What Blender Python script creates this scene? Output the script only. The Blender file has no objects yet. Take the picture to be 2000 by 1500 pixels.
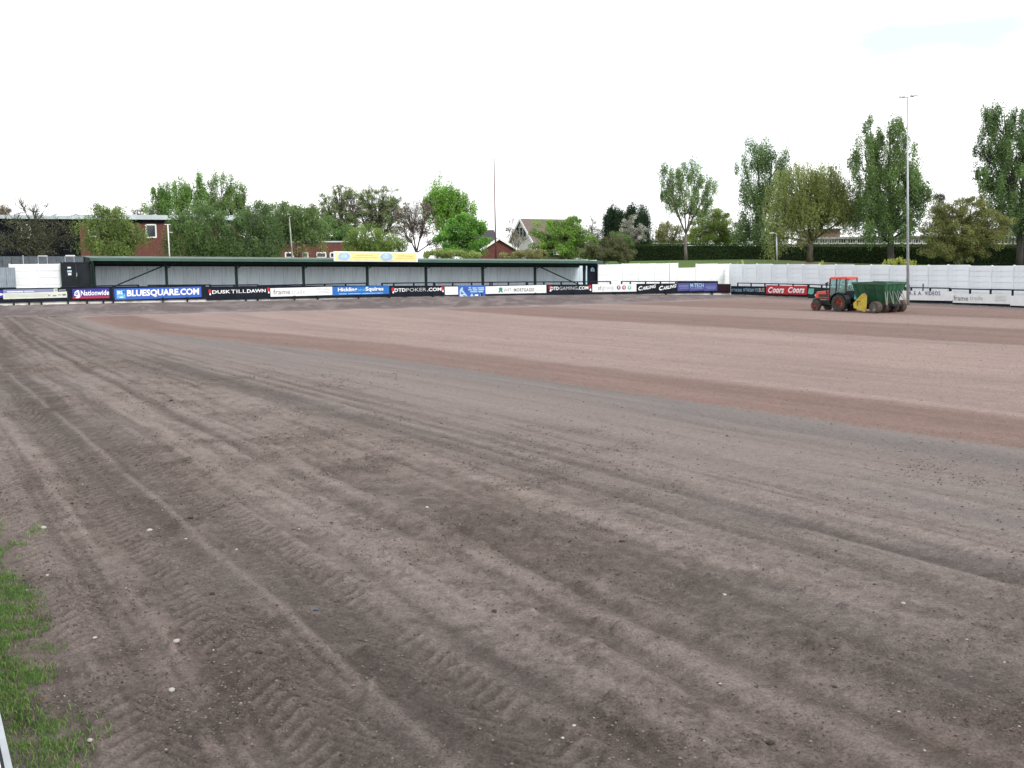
import bpy, math, random
import numpy as np
from mathutils import Vector, Matrix

random.seed(7)
rng = np.random.default_rng(11)
sc = bpy.context.scene
COL = sc.collection

# ------------------------------------------------------------------ camera
F = 2050.0; EYE = 3.5; ROLL = .015; PITCH = math.atan(239 / 2050)
R0 = Vector((1, 0, 0)); U0 = Vector((0, math.sin(PITCH), math.cos(PITCH))); FW = Vector((0, math.cos(PITCH), -math.sin(PITCH)))
CR = R0 * math.cos(ROLL) - U0 * math.sin(ROLL); CU = U0 * math.cos(ROLL) + R0 * math.sin(ROLL)
cam_d = bpy.data.cameras.new('camera'); cam = bpy.data.objects.new('camera', cam_d); COL.objects.link(cam)
cam_d.sensor_width = 36; cam_d.lens = 36 * F / 2000; cam_d.clip_start = .1; cam_d.clip_end = 6000
m = Matrix.Identity(4)
for i, v in enumerate((CR, CU, -FW)):
    m[0][i], m[1][i], m[2][i] = v
m[0][3], m[1][3], m[2][3] = 0, 0, EYE
cam.matrix_world = m
sc.camera = cam

# ------------------------------------------------------------------ sky and sun
SUN_EL = math.radians(37); SUN_AZ = math.radians(140)      # compass style: 0 = +Y, clockwise
sun_dir = Vector((math.sin(SUN_AZ) * math.cos(SUN_EL), math.cos(SUN_AZ) * math.cos(SUN_EL), math.sin(SUN_EL)))
world = bpy.data.worlds.new('World'); sc.world = world; world.use_nodes = True
nt = world.node_tree; nt.nodes.clear(); N = nt.nodes.new; L = nt.links.new
sky = N('ShaderNodeTexSky'); sky.sky_type = 'NISHITA'; sky.sun_disc = False
sky.sun_elevation = SUN_EL; sky.sun_rotation = SUN_AZ
bg = N('ShaderNodeBackground'); bg.inputs[1].default_value = .12
cl = N('ShaderNodeBackground'); cl.inputs[0].default_value = (.985, .995, 1, 1); cl.inputs[1].default_value = 1.12
tc = N('ShaderNodeTexCoord'); mp = N('ShaderNodeMapping'); mp.inputs['Scale'].default_value = (1.0, 1.0, 3.4); mp.inputs['Location'].default_value = (5.1, 0, 3.0)
nz = N('ShaderNodeTexNoise'); nz.inputs['Scale'].default_value = 3.2; nz.inputs['Detail'].default_value = 5
rp = N('ShaderNodeValToRGB'); rp.color_ramp.elements[0].position = .34; rp.color_ramp.elements[0].color = (.40,) * 3 + (1,); mp.inputs['Rotation'].default_value = (0, 0, .17)
rp.color_ramp.elements[1].position = .50; rp.color_ramp.elements[1].color = (1, 1, 1, 1)
mx = N('ShaderNodeMixShader'); out = N('ShaderNodeOutputWorld')
L(tc.outputs['Generated'], mp.inputs[0]); L(mp.outputs[0], nz.inputs[0]); L(nz.outputs[0], rp.inputs[0])
L(sky.outputs[0], bg.inputs[0]); L(rp.outputs[0], mx.inputs[0]); L(bg.outputs[0], mx.inputs[1]); L(cl.outputs[0], mx.inputs[2]); L(mx.outputs[0], out.inputs[0])
sun_d = bpy.data.lights.new('sun', 'SUN'); sun_d.energy = 1.5; sun_d.angle = math.radians(18); sun_d.color = (1, .96, .9)
sun = bpy.data.objects.new('sun', sun_d); COL.objects.link(sun); sun.rotation_euler = sun_dir.to_track_quat('Z', 'Y').to_euler()
vs = sc.view_settings; vs.view_transform = 'Standard'; vs.look = 'None'; vs.exposure = 0.55; vs.gamma = 1; vs.use_curve_mapping = False

# ------------------------------------------------------------------ helpers
def ray(px, py): return CR * (px - 1000) + CU * (750 - py) + FW * F
def on_plane(px, py, P, D):
    d = ray(px, py); t = (P[0] * D[1] - P[1] * D[0]) / (d.x * D[1] - d.y * D[0])
    return Vector((d.x * t, d.y * t, EYE + d.z * t))
def at_depth(px, py, Y):
    d = ray(px, py); t = Y / d.y
    return Vector((d.x * t, Y, EYE + d.z * t))
def on_flat(px, py, z=0.):
    d = ray(px, py); t = (EYE - z) / -d.z
    return Vector((d.x * t, d.y * t, z))

def tag(o, label=None, cat=None, group=None, kind=None):
    if label: o['label'] = label
    if cat: o['category'] = cat
    if group: o['group'] = group
    if kind: o['kind'] = kind
    return o
def empty(name, loc=(0, 0, 0), rz=0, label=None, cat=None, group=None):
    o = bpy.data.objects.new(name, None); COL.objects.link(o); o.location = loc; o.rotation_euler = (0, 0, rz)
    o.empty_display_size = .2
    return tag(o, label, cat, group)
def link(name, me, parent=None, world_coords=False):
    o = bpy.data.objects.new(name, me); COL.objects.link(o)
    if parent is not None:
        o.parent = parent
        if world_coords:
            mw = Matrix.Translation(parent.location) @ parent.rotation_euler.to_matrix().to_4x4()
            if parent.parent is not None:
                q = parent.parent
                mw = Matrix.Translation(q.location) @ q.rotation_euler.to_matrix().to_4x4() @ parent.matrix_parent_inverse @ mw
            o.matrix_parent_inverse = mw.inverted()
    return o

class MB:
    """collects faces; build() links ONE mesh object"""
    def __init__(s): s.v = []; s.f = []; s.mi = []
    def add(s, vs_, fs, mi=0):
        n = len(s.v); s.v += [tuple(q) for q in vs_]; s.f += [tuple(i + n for i in f) for f in fs]; s.mi += [mi] * len(fs); return s
    def hexa(s, p, mi=0):   # 8 points: bottom 4 ccw, top 4 ccw
        return s.add(p, [(3, 2, 1, 0), (4, 5, 6, 7), (0, 1, 5, 4), (1, 2, 6, 5), (2, 3, 7, 6), (3, 0, 4, 7)], mi)
    def box(s, c, d, rz=0, mi=0):
        cx, cy, cz = c; x, y, z = d[0] / 2, d[1] / 2, d[2] / 2; co, si = math.cos(rz), math.sin(rz)
        P = []
        for zz in (-z, z):
            for xx, yy in ((-x, -y), (x, -y), (x, y), (-x, y)):
                P.append((cx + xx * co - yy * si, cy + xx * si + yy * co, cz + zz))
        return s.hexa(P, mi)
    def bar(s, a, b, w, h=None, mi=0):
        a = Vector(a); b = Vector(b); h = h or w; d = (b - a).normalized()
        up = Vector((0, 0, 1)) if abs(d.z) < .95 else Vector((1, 0, 0))
        r = d.cross(up).normalized() * w / 2; u = r.cross(d).normalized() * h / 2
        return s.hexa([a - r - u, a + r - u, a + r + u, a - r + u, b - r - u, b + r - u, b + r + u, b - r + u], mi)
    def tube(s, pts, rad, n=8, cap=True, mi=0):
        pts = [Vector(p) for p in pts]
        if not hasattr(rad, '__len__'): rad = [rad] * len(pts)
        base = len(s.v); ref = None
        for i, p in enumerate(pts):
            d = (pts[min(i + 1, len(pts) - 1)] - pts[max(i - 1, 0)]).normalized()
            if ref is None: ref = d.cross(Vector((0, 0, 1)) if abs(d.z) < .9 else Vector((1, 0, 0))).normalized()
            ref = (ref - d * ref.dot(d)).normalized(); q = d.cross(ref)
            for k in range(n):
                a = 2 * math.pi * k / n; s.v.append(tuple(p + (ref * math.cos(a) + q * math.sin(a)) * rad[i]))
        for i in range(len(pts) - 1):
            for k in range(n):
                a = base + i * n + k; b = base + i * n + (k + 1) % n
                s.f.append((a, b, b + n, a + n)); s.mi.append(mi)
        if cap:
            s.f.append(tuple(base + k for k in range(n))[::-1]); s.mi.append(mi)
            e = base + (len(pts) - 1) * n; s.f.append(tuple(e + k for k in range(n))); s.mi.append(mi)
        return s
    def lathe(s, prof, c, axis='y', n=20, mi=0):      # prof: (offset along axis, radius)
        base = len(s.v)
        for o, r in prof:
            for k in range(n):
                a = 2 * math.pi * k / n; ca, sa = r * math.cos(a), r * math.sin(a)
                s.v.append({'y': (c[0] + ca, c[1] + o, c[2] + sa), 'z': (c[0] + ca, c[1] + sa, c[2] + o), 'x': (c[0] + o, c[1] + ca, c[2] + sa)}[axis])
        for i in range(len(prof) - 1):
            for k in range(n):
                a = base + i * n + k; b = base + i * n + (k + 1) % n
                s.f.append((a, b, b + n, a + n)); s.mi.append(mi)
        s.f.append(tuple(base + k for k in range(n))); s.mi.append(mi)
        e = base + (len(prof) - 1) * n; s.f.append(tuple(e + k for k in range(n))[::-1]); s.mi.append(mi)
        return s
    def mesh(s, name, mats, smooth=False):
        me = bpy.data.meshes.new(name); me.from_pydata(s.v, [], s.f)
        for q in (mats if isinstance(mats, (list, tuple)) else [mats]): me.materials.append(q)
        if any(s.mi): me.polygons.foreach_set('material_index', s.mi)
        if smooth: me.polygons.foreach_set('use_smooth', [True] * len(s.f))
        me.update(); return me
    def build(s, name, mats, parent=None, wc=False, smooth=False, bevel=0):
        o = link(name, s.mesh(name, mats, smooth), parent, wc)
        if bevel:
            b = o.modifiers.new('bevel', 'BEVEL'); b.width = bevel; b.segments = 2; b.limit_method = 'ANGLE'
        return o

def mat(name, col, rough=.6, metal=0, var=.12, scale=3., spec=.4, bump=0, bscale=30., dirt=None, dscale=(1, 1, 1), trans=0, alpha=1, coat=0):
    mt = bpy.data.materials.new(name); mt.use_nodes = True; n = mt.node_tree; b = n.nodes['Principled BSDF']
    b.inputs['Roughness'].default_value = rough; b.inputs['Metallic'].default_value = metal
    b.inputs['Specular IOR Level'].default_value = spec; b.inputs['Transmission Weight'].default_value = trans
    b.inputs['Coat Weight'].default_value = coat
    tcn = n.nodes.new('ShaderNodeTexCoord'); mpn = n.nodes.new('ShaderNodeMapping'); mpn.inputs['Scale'].default_value = dscale
    n.links.new(tcn.outputs['Object'], mpn.inputs[0])
    nz_ = n.nodes.new('ShaderNodeTexNoise'); nz_.inputs['Scale'].default_value = scale; nz_.inputs['Detail'].default_value = 6; nz_.inputs['Roughness'].default_value = .6
    n.links.new(mpn.outputs[0], nz_.inputs[0])
    r_ = n.nodes.new('ShaderNodeValToRGB'); n.links.new(nz_.outputs[0], r_.inputs[0])
    c = Vector(col[:3]); dk = Vector(dirt) if dirt else c * (1 - var * 2)
    r_.color_ramp.elements[0].position = .30; r_.color_ramp.elements[0].color = (*dk, 1)
    r_.color_ramp.elements[1].position = .66 if not dirt else .52; r_.color_ramp.elements[1].color = (*(c * (1 + var * .4)), 1)
    oi = n.nodes.new('ShaderNodeObjectInfo'); hs = n.nodes.new('ShaderNodeHueSaturation')
    mr = n.nodes.new('ShaderNodeMapRange'); mr.inputs[3].default_value = 1 - var * .7; mr.inputs[4].default_value = 1 + var * .3
    n.links.new(oi.outputs['Random'], mr.inputs[0]); n.links.new(mr.outputs[0], hs.inputs['Value'])
    n.links.new(r_.outputs[0], hs.inputs['Color']); n.links.new(hs.outputs[0], b.inputs['Base Color'])
    if bump:
        nb = n.nodes.new('ShaderNodeTexNoise'); nb.inputs['Scale'].default_value = bscale; nb.inputs['Detail'].default_value = 5
        bp = n.nodes.new('ShaderNodeBump'); bp.inputs['Strength'].default_value = bump; bp.inputs['Distance'].default_value = .02
        n.links.new(mpn.outputs[0], nb.inputs[0]); n.links.new(nb.outputs[0], bp.inputs['Height']); n.links.new(bp.outputs[0], b.inputs['Normal'])
    return mt

def attr_mat(name, rough=.8, transl=0., spec=.3):
    """base colour comes from the mesh's own colour attribute (leaf or soil colour)"""
    mt = bpy.data.materials.new(name); mt.use_nodes = True; n = mt.node_tree; b = n.nodes['Principled BSDF']
    b.inputs['Roughness'].default_value = rough; b.inputs['Specular IOR Level'].default_value = spec
    a = n.nodes.new('ShaderNodeAttribute'); a.attribute_name = 'tint'
    n.links.new(a.outputs['Color'], b.inputs['Base Color'])
    if transl:
        t = n.nodes.new('ShaderNodeBsdfTranslucent'); mxs = n.nodes.new('ShaderNodeMixShader'); mxs.inputs[0].default_value = transl
        n.links.new(a.outputs['Color'], t.inputs[0]); o = n.nodes['Material Output']
        n.links.new(b.outputs[0], mxs.inputs[1]); n.links.new(t.outputs[0], mxs.inputs[2]); n.links.new(mxs.outputs[0], o.inputs[0])
    return mt

# numpy value noise
_T = np.random.default_rng(3).random((256, 256))
def vn(x, y):
    xi = np.floor(x).astype(np.int64); yi = np.floor(y).astype(np.int64); fx = x - xi; fy = y - yi
    fx = fx * fx * (3 - 2 * fx); fy = fy * fy * (3 - 2 * fy)
    a = _T[xi & 255, yi & 255]; b = _T[(xi + 1) & 255, yi & 255]; c = _T[xi & 255, (yi + 1) & 255]; d = _T[(xi + 1) & 255, (yi + 1) & 255]
    return (a * (1 - fx) + b * fx) * (1 - fy) + (c * (1 - fx) + d * fx) * fy
def fbm(x, y, o=4, g=.5):
    s = 0; w = 1; t = 0
    for i in range(o):
        s = s + w * vn(x * 2 ** i + 17.3 * i, y * 2 ** i + 9.1 * i); t += w; w *= g
    return s / t
def sm(a, b, x):
    t = np.clip((x - a) / (b - a), 0, 1); return t * t * (3 - 2 * t)

# plan lines
D30 = (.866, .5)                                  # direction of the far end (stand, hoardings)
BP = (9.4, 94.7)                                  # a point on the far hoarding line
SP = (7.8, 97.5)                                  # stand front posts
DR = np.array((12., -33.)); DR = tuple(DR / np.hypot(*DR))
RP = (21.2, 101.)                                 # right hoarding line
WP = (23.2, 103.2)                                # right concrete wall line
nB = (.5, -.866)
def d_far(x, y): return (x - BP[0]) * nB[0] + (y - BP[1]) * nB[1]          # metres in front of the far hoardings
nR = (DR[1], -DR[0])
def d_right(x, y): return (x - RP[0]) * nR[0] + (y - RP[1]) * nR[1]        # metres inside the right hoardings
def zbase(x, y):
    x = np.asarray(x, float); y = np.asarray(y, float)
    t = (x - BP[0]) * D30[0] + (y - BP[1]) * D30[1]                        # position along the far line
    A = sm(2, 45, -x + .0 * y) * sm(38, 72, y) * .95
    A = A + .25 * sm(60, 80, y) * sm(8, -14, x)
    zl = np.interp(t, [-52, -42, -32, -10, 0, 11, 14], [1.15, 1.03, .87, .65, .42, .09, .0])
    bank = np.clip(zl - A, 0, 2) * sm(7.5, 1.2, d_far(x, y))
    return A + bank

# ------------------------------------------------------------------ arena ground (track + pitch)
def curve(pts, deg):
    w = [on_flat(*q) for q in pts]; return np.polyfit([q.y for q in w], [q.x for q in w], deg)
K1 = curve([(72, 634), (330, 695), (579, 772), (1020, 875), (1300, 940), (1560, 1015), (2000, 1150)], 2)
K2 = curve([(20, 640), (200, 740), (400, 830), (560, 905), (800, 1010), (1100, 1180), (1500, 1420)], 2)
K4 = np.array([-.0002, -.577, 2.17])
K5 = np.array([0, -.5617, .92])
Q0 = 18.15
def q_of(x, y):
    q_ = x * .825 + y * .565 - Q0
    return q_ + 3.6 * sm(34, 62, y) * sm(2, -20, x) * np.exp(-np.maximum(q_, 0) / 6)     # the edge swings out at the far corner
FT = .87
NR, NC = 620, 660
ys = 4.2 * np.exp(np.linspace(0, math.log(118 / 4.2), NR))
ts = np.linspace(-.78, .78, NC)
Y, T = np.meshgrid(ys, ts, indexing='ij'); X = T * Y
z0 = zbase(X, Y); q = q_of(X, Y)
# lateral track coordinate u (metres), streaks follow it
c0 = (Q0 - .565 * Y) / .825; c1 = np.polyval(K1, Y); c2 = np.polyval(K2, Y); c4 = np.polyval(K4, Y); c5 = np.polyval(K5, Y)
u = np.zeros_like(X)
cs = [(c5 - 6, -18.), (c5, -12.), (c4, -10.4), (c2, -7.), (c1, -4.2), (c0, 0.), (c0 + 80, 80 * .825)]
for (a, ua), (b, ub) in zip(cs[:-1], cs[1:]):
    w = (X >= a) & (X < b); u = np.where(w, ua + (ub - ua) * (X - a) / np.maximum(b - a, .05), u)
u = np.where(X < cs[0][0], -18 + (X - cs[0][0]) * FT, u)
V = Y / FT
wob = (fbm(X * .2, Y * .2, 3) - .5) * .35
us = u + wob
st1 = fbm(us * .85, V * .035, 4) ; st2 = fbm(us * 3.1 + 5, V * .06, 3); st3 = fbm(us * 10, V * .12, 3)
cl1 = fbm(X * 1.3, Y * 1.3, 5, .6); big = fbm(X * .22 + 4, Y * .22, 3)
fine = fbm(X * 7, Y * 7, 3, .7)
near = sm(34, 12, Y)
left_mix = sm(-1.6, -7., u)            # 0 near the pitch edge (smooth grey), 1 towards the left (brown, rough)
Z = z0.copy()
on_pitch = (q > 0)
# relief
def lat(c): return (X - c) * FT
def band(d, w, soft): return sm(w + soft, w - soft, np.abs(d))
rough = (.16 + .84 * left_mix) * np.where(on_pitch, .35, 1)
Z += (st1 - .5) * .05 * rough + (st2 - .5) * .045 * rough + (st3 - .5) * .02 * rough
Z += (cl1 - .5) * .03 * rough * sm(.35, .65, big) + (fine - .5) * .026 * rough * near + (fbm(X * 15, Y * 15, 2) - .5) * .013 * rough * near
clod = np.clip(fbm(X * 5.1 + 8, Y * 5.1, 3, .65) - .57, 0, 1) * .26 * rough * sm(.40, .62, cl1)
Z += clod
tread = np.zeros_like(X); rut = np.zeros_like(X); ridge = np.zeros_like(X)
_rl = random.Random(5); LINES = [((c1, c2, c4)[k % 3], _rl.uniform(-1.9, 1.9), _rl.uniform(.025, .06), _rl.uniform(.007, .014)) for k in range(22)]
def add_tread(c, off, w, y0, y1, pitch, depth, ch=1.5):
    global tread, rut
    d = lat(c) - off + (fbm(X * .5, Y * .5, 2) - .5) * .15; mk = band(d, w, .05) * sm(y0 - 1, y0 + .5, Y) * sm(y1 + 2, y1 - 2, Y) * sm(.16, .42, fbm(X * .8 + 3, Y * .8, 3))
    ph = (V + np.abs(d) * ch + .25 * fbm(X * 1.1, Y * 1.1, 3)) / pitch
    tread = np.maximum(tread, depth / .03 * mk * (.5 + .5 * np.sin(2 * np.pi * ph)) ** 1.2); rut = np.maximum(rut, mk * min(1, depth / .03))
add_tread(c4, -.55, .30, 5, 26, .20, .03); add_tread(c4, .62, .34, 5, 30, .21, .03)
add_tread(c4, 1.9, .30, 6, 22, .20, .03, -1.2)
add_tread(c2, -.7, .25, 7, 20, .19, .016); add_tread(c1, .35, .22, 10, 24, .17, .011)
add_tread(c1, -1.3, .25, 8, 15, .17, .012, -1)
add_tread(c2, 1.1, .2, 6, 12, .18, .009)
Z += tread * .030 - rut * .02
for c, off, w, dep in ((c1, 0, .11, .026), (c1, -.55, .06, .018), (c2, -.2, .10, .03), (c2, .5, .08, .03), (c1, 1.4, .07, .02), (c2, -1.4, .08, .02), (c1, -1.0, .2, .012)) + tuple(LINES):
    mk = band(lat(c) - off + (fbm(X * .3 + off, Y * .3, 2) - .5) * .3, w, w * .8) * sm(.30, .48, fbm(X * .35 + off * 5, Y * .35, 2))
    rut = np.maximum(rut, mk * .9); Z -= mk * dep
for c, off, w, hg in ((c4, 0, .045, .03), (c1, .22, .08, .022), (c2, .12, .10, .022), (c2, -.85, .08, .015), (c4, 1.25, .05, .015), (c1, -.3, .06, .015)):
    mk = band(lat(c) - off + (fbm(X * .4, Y * .4, 2) - .5) * .12, w, w) * sm(.25, .45, fbm(X * .5 + off * 3, Y * .5, 2))
    ridge = np.maximum(ridge, mk); Z += mk * hg
df = d_far(X, Y); dr = d_right(X, Y)
# toe of the bank and its scuffed edge
Z += (fbm(X * .6, Y * .6, 5, .65) - .5) * .26 * sm(8.5, 6, df) * sm(.3, 2, df)
Z += .10 * band(df - 7.6, .35, .3) * (fbm(X * .5, Y * .5, 3))
# pitch: harrow lines
tt = X * .565 - Y * .825
harrow = fbm(q * 3.2, tt * .25, 3)
Z = np.where(on_pitch & (df > 8), Z + (harrow - .5) * .04 + (fbm(X * 2.3, Y * 2.3, 3) - .5) * .012 + .03 * sm(0, .25, q), Z)

# soil colour (albedo)
def C3(r, g, b): return np.array((r, g, b))
def mixc(a, b, t): return a + (b - a) * t[..., None]
grey = C3(.192, .173, .170); brown = C3(.158, .124, .110); dust = C3(.275, .232, .218); dark = C3(.072, .059, .052)
col = np.ones(X.shape + (3,)) * grey
col = mixc(col, brown, left_mix * (.45 + .55 * sm(.35, .65, big)))
col = mixc(col, C3(.250, .205, .190), sm(.48, .68, st1) * .62)
col = mixc(col, dark, sm(.52, .30, st1) * .58 * (.10 + .9 * left_mix))
col = mixc(col, dust, sm(.52, .74, st2) * .42)
col = mixc(col, dark, sm(.48, .28, st2) * .42 * (.25 + .75 * left_mix))
col = mixc(col, dark, sm(.46, .25, st3) * .28)
col = mixc(col, C3(.26, .22, .21), sm(.55, .8, st3) * .2 * near)
col = mixc(col, dark, sm(.50, .74, cl1) * .42 * sm(.36, .6, big) * (.10 + .9 * left_mix))
col = mixc(col, dark * .9, sm(.54, .76, fine) * .42 * near * (.3 + .7 * left_mix))
col *= (1 + (fbm(X * 14, Y * 14, 2) - .5) * .38 * near * (.35 + .65 * left_mix))[..., None]
grn = fbm(X * 3.1 + 50, Y * 3.1, 4, .65)
col = mixc(col, dark, sm(.54, .70, grn) * .34 * (.2 + .8 * left_mix)); col = mixc(col, dust, sm(.46, .30, grn) * .25 * left_mix)
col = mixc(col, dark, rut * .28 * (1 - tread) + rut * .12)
col = mixc(col, dust, np.clip(ridge * .55 + tread * .3, 0, 1) * (.5 + .8 * fbm(X * 6, Y * 6, 2)))
moss = sm(.5, .75, fbm(X * .45 + 31, Y * .45, 4)) * left_mix
col = mixc(col, C3(.10, .092, .062), moss * .06)
# soil colour gets darker towards the camera
col *= (1 - .16 * sm(13, 7, Y))[..., None]
col = col * C3(1.03, 1.005, .965)
# pitch stripes
pl = C3(.302, .224, .199); pd = C3(.213, .144, .124); pe = C3(.228, .158, .132)
qn = q + (fbm(X * .8, Y * .8, 3) - .5) * .5
s1 = sm(2.9, 3.9, qn) * (1 - sm(20.2, 20.9, qn)) + sm(28.8, 29.6, qn) * (1 - sm(35.5, 36.8, qn)) * .75 + sm(43, 45, qn) * .35
s1 = np.clip(s1, 0, 1)
pc = np.ones_like(col) * pd; pc = mixc(pc, pl, s1)
pc = mixc(pc, pe, sm(1.1, .1, qn) * .6)
pc = mixc(pc, C3(.36, .29, .265), band(qn - 3.7, .22, .2) * .12)
pc *= (1 + (harrow - .5) * .26 + (fbm(X * 2.3, Y * 2.3, 3) - .5) * .12 + (fbm(q * .9, tt * .06, 2) - .5) * .22)[..., None]
pc = mixc(pc, C3(.16, .12, .10), sm(.74, .9, fbm(X * 5, Y * 5, 2)) * .2)
edge_p = sm(-.05, .05, q + (fbm(X * 2, Y * 2, 3) - .5) * .18)
pitch_m = edge_p * sm(8.0, 9.4, df + (fbm(X * .4, Y * .4, 2) - .5) * 1.2) 
# dusty light strip along the end of the pitch, darker bank
endc = mixc(np.ones_like(col) * C3(.25, .20, .19), C3(.34, .28, .265), fbm(X * .5, Y * .5, 3))
col = mixc(col, endc, edge_p * sm(5.5, 7, df))
bankc = mixc(np.ones_like(col) * C3(.21, .175, .168), C3(.135, .110, .106), sm(.34, .62, fbm(X * 1.1, Y * .8, 6, .7)))
col = mixc(col, bankc, sm(7.8, 6.9, df))
col = mixc(col, C3(.29, .245, .235), band(df - 7.0, .5, .45) * .55 * fbm(X * .4, Y * .4, 3))
col = mixc(col, dark, band(df - 7.75, .16, .15) * sm(.35, .5, fbm(X * .3, Y * .3, 3)) * .9)
col = mixc(col, pc, pitch_m)
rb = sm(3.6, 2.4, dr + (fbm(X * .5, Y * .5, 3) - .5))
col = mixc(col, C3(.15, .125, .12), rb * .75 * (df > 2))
col = np.clip(col * C3(.83, .835, .85), .015, .9)

ground_mat = bpy.data.materials.new('soil'); ground_mat.use_nodes = True
n = ground_mat.node_tree; b = n.nodes['Principled BSDF']; b.inputs['Roughness'].default_value = .95; b.inputs['Specular IOR Level'].default_value = .15
at = n.nodes.new('ShaderNodeAttribute'); at.attribute_name = 'tint'
tcn = n.nodes.new('ShaderNodeTexCoord')
def noise(scale, det=4, ro=.6):
    k = n.nodes.new('ShaderNodeTexNoise'); k.inputs['Scale'].default_value = scale; k.inputs['Detail'].default_value = det; k.inputs['Roughness'].default_value = ro
    n.links.new(tcn.outputs['Object'], k.inputs[0]); return k
def mrange(src, a, b_, c, d):
    k = n.nodes.new('ShaderNodeMapRange'); k.inputs[1].default_value = a; k.inputs[2].default_value = b_; k.inputs[3].default_value = c; k.inputs[4].default_value = d
    n.links.new(src, k.inputs[0]); return k
n1 = noise(38, 4, .7); n2 = noise(9, 5, .6)
m1 = mrange(n1.outputs[0], .3, .7, .58, 1.42); m2 = mrange(n2.outputs[0], .3, .7, .84, 1.16)
mul = n.nodes.new('ShaderNodeMath'); mul.operation = 'MULTIPLY'; n.links.new(m1.outputs[0], mul.inputs[0]); n.links.new(m2.outputs[0], mul.inputs[1])
vor = n.nodes.new('ShaderNodeTexVoronoi'); vor.inputs['Scale'].default_value = 24; n.links.new(tcn.outputs['Object'], vor.inputs[0])
# scattered small dark and pale crumbs
crumb = mrange(vor.outputs['Distance'], .10, .22, 1, 0)
sep = n.nodes.new('ShaderNodeSeparateColor'); n.links.new(vor.outputs['Color'], sep.inputs[0])
pick = mrange(sep.outputs[0], .86, .89, 0, .8)
pk = n.nodes.new('ShaderNodeMath'); pk.operation = 'MULTIPLY'; n.links.new(crumb.outputs[0], pk.inputs[0]); n.links.new(pick.outputs[0], pk.inputs[1])
vm = n.nodes.new('ShaderNodeMix'); vm.data_type = 'RGBA'; vm.blend_type = 'MULTIPLY'; vm.inputs[0].default_value = 1
n.links.new(at.outputs['Color'], vm.inputs[6])
cc = n.nodes.new('ShaderNodeCombineColor')
for i in range(3): n.links.new(mul.outputs[0], cc.inputs[i])
n.links.new(cc.outputs[0], vm.inputs[7])
cr = n.nodes.new('ShaderNodeMix'); cr.data_type = 'RGBA'
crc = n.nodes.new('ShaderNodeValToRGB'); crc.color_ramp.elements[0].color = (.05, .042, .038, 1); crc.color_ramp.elements[0].position = .55
crc.color_ramp.elements[1].color = (.22, .19, .18, 1); crc.color_ramp.elements[1].position = .75
n.links.new(sep.outputs[1], crc.inputs[0]); n.links.new(pk.outputs[0], cr.inputs[0]); n.links.new(vm.outputs[2], cr.inputs[6]); n.links.new(crc.outputs[0], cr.inputs[7])
n.links.new(cr.outputs[2], b.inputs['Base Color'])
bp = n.nodes.new('ShaderNodeBump'); bp.inputs['Strength'].default_value = 1.0; bp.inputs['Distance'].default_value = .018
n3 = noise(55, 5, .75); n.links.new(n3.outputs[0], bp.inputs['Height'])
bp2 = n.nodes.new('ShaderNodeBump'); bp2.inputs['Strength'].default_value = .6; bp2.inputs['Distance'].default_value = .02
n.links.new(pk.outputs[0], bp2.inputs['Height']); n.links.new(bp.outputs[0], bp2.inputs['Normal']); n.links.new(bp2.outputs[0], b.inputs['Normal'])

idx = np.arange(NR * NC).reshape(NR, NC)
quads = np.stack([idx[:-1, :-1], idx[:-1, 1:], idx[1:, 1:], idx[1:, :-1]], -1).reshape(-1, 4)
xc = (X[:-1, :-1] + X[1:, 1:]).ravel() / 2; yc = (Y[:-1, :-1] + Y[1:, 1:]).ravel() / 2
keep = (d_far(xc, yc) > -1.2) & (d_right(xc, yc) > -1.0)
pit = (q_of(xc, yc) > 0) & (d_far(xc, yc) > 8.6)
P = np.stack([X, Y, Z], -1).reshape(-1, 3); Cc = col.reshape(-1, 3)
def grid_object(name, P_, F_, C_, mt, smooth=True):
    used = np.unique(F_); mp_ = np.full(len(P_), -1); mp_[used] = np.arange(len(used)); F2 = mp_[F_]
    me = bpy.data.meshes.new(name); me.vertices.add(len(used)); me.vertices.foreach_set('co', P_[used].ravel())
    k = F2.shape[1]; me.loops.add(F2.size); me.loops.foreach_set('vertex_index', F2.ravel().astype(np.int32))
    me.polygons.add(len(F2)); me.polygons.foreach_set('loop_start', np.arange(0, F2.size, k, dtype=np.int32))
    me.polygons.foreach_set('use_smooth', np.full(len(F2), smooth))
    me.update(calc_edges=True)
    a = me.color_attributes.new('tint', 'FLOAT_COLOR', 'POINT'); cc_ = np.ones((len(used), 4)); cc_[:, :3] = C_[used]; a.data.foreach_set('color', cc_.ravel())
    me.materials.append(mt); return link(name, me)
tag(grid_object('dirt_track', P, quads[keep & ~pit], Cc, ground_mat), 'grey brown dirt track with tyre ruts curving round the pitch', kind='structure')
tag(grid_object('bare_pitch', P, quads[keep & pit], Cc, ground_mat), 'bare pinkish brown soil pitch harrowed in light and dark stripes', kind='structure')

def arena_z(x, y):
    return float(zbase(np.array([x]), np.array([y]))[0])

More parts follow.
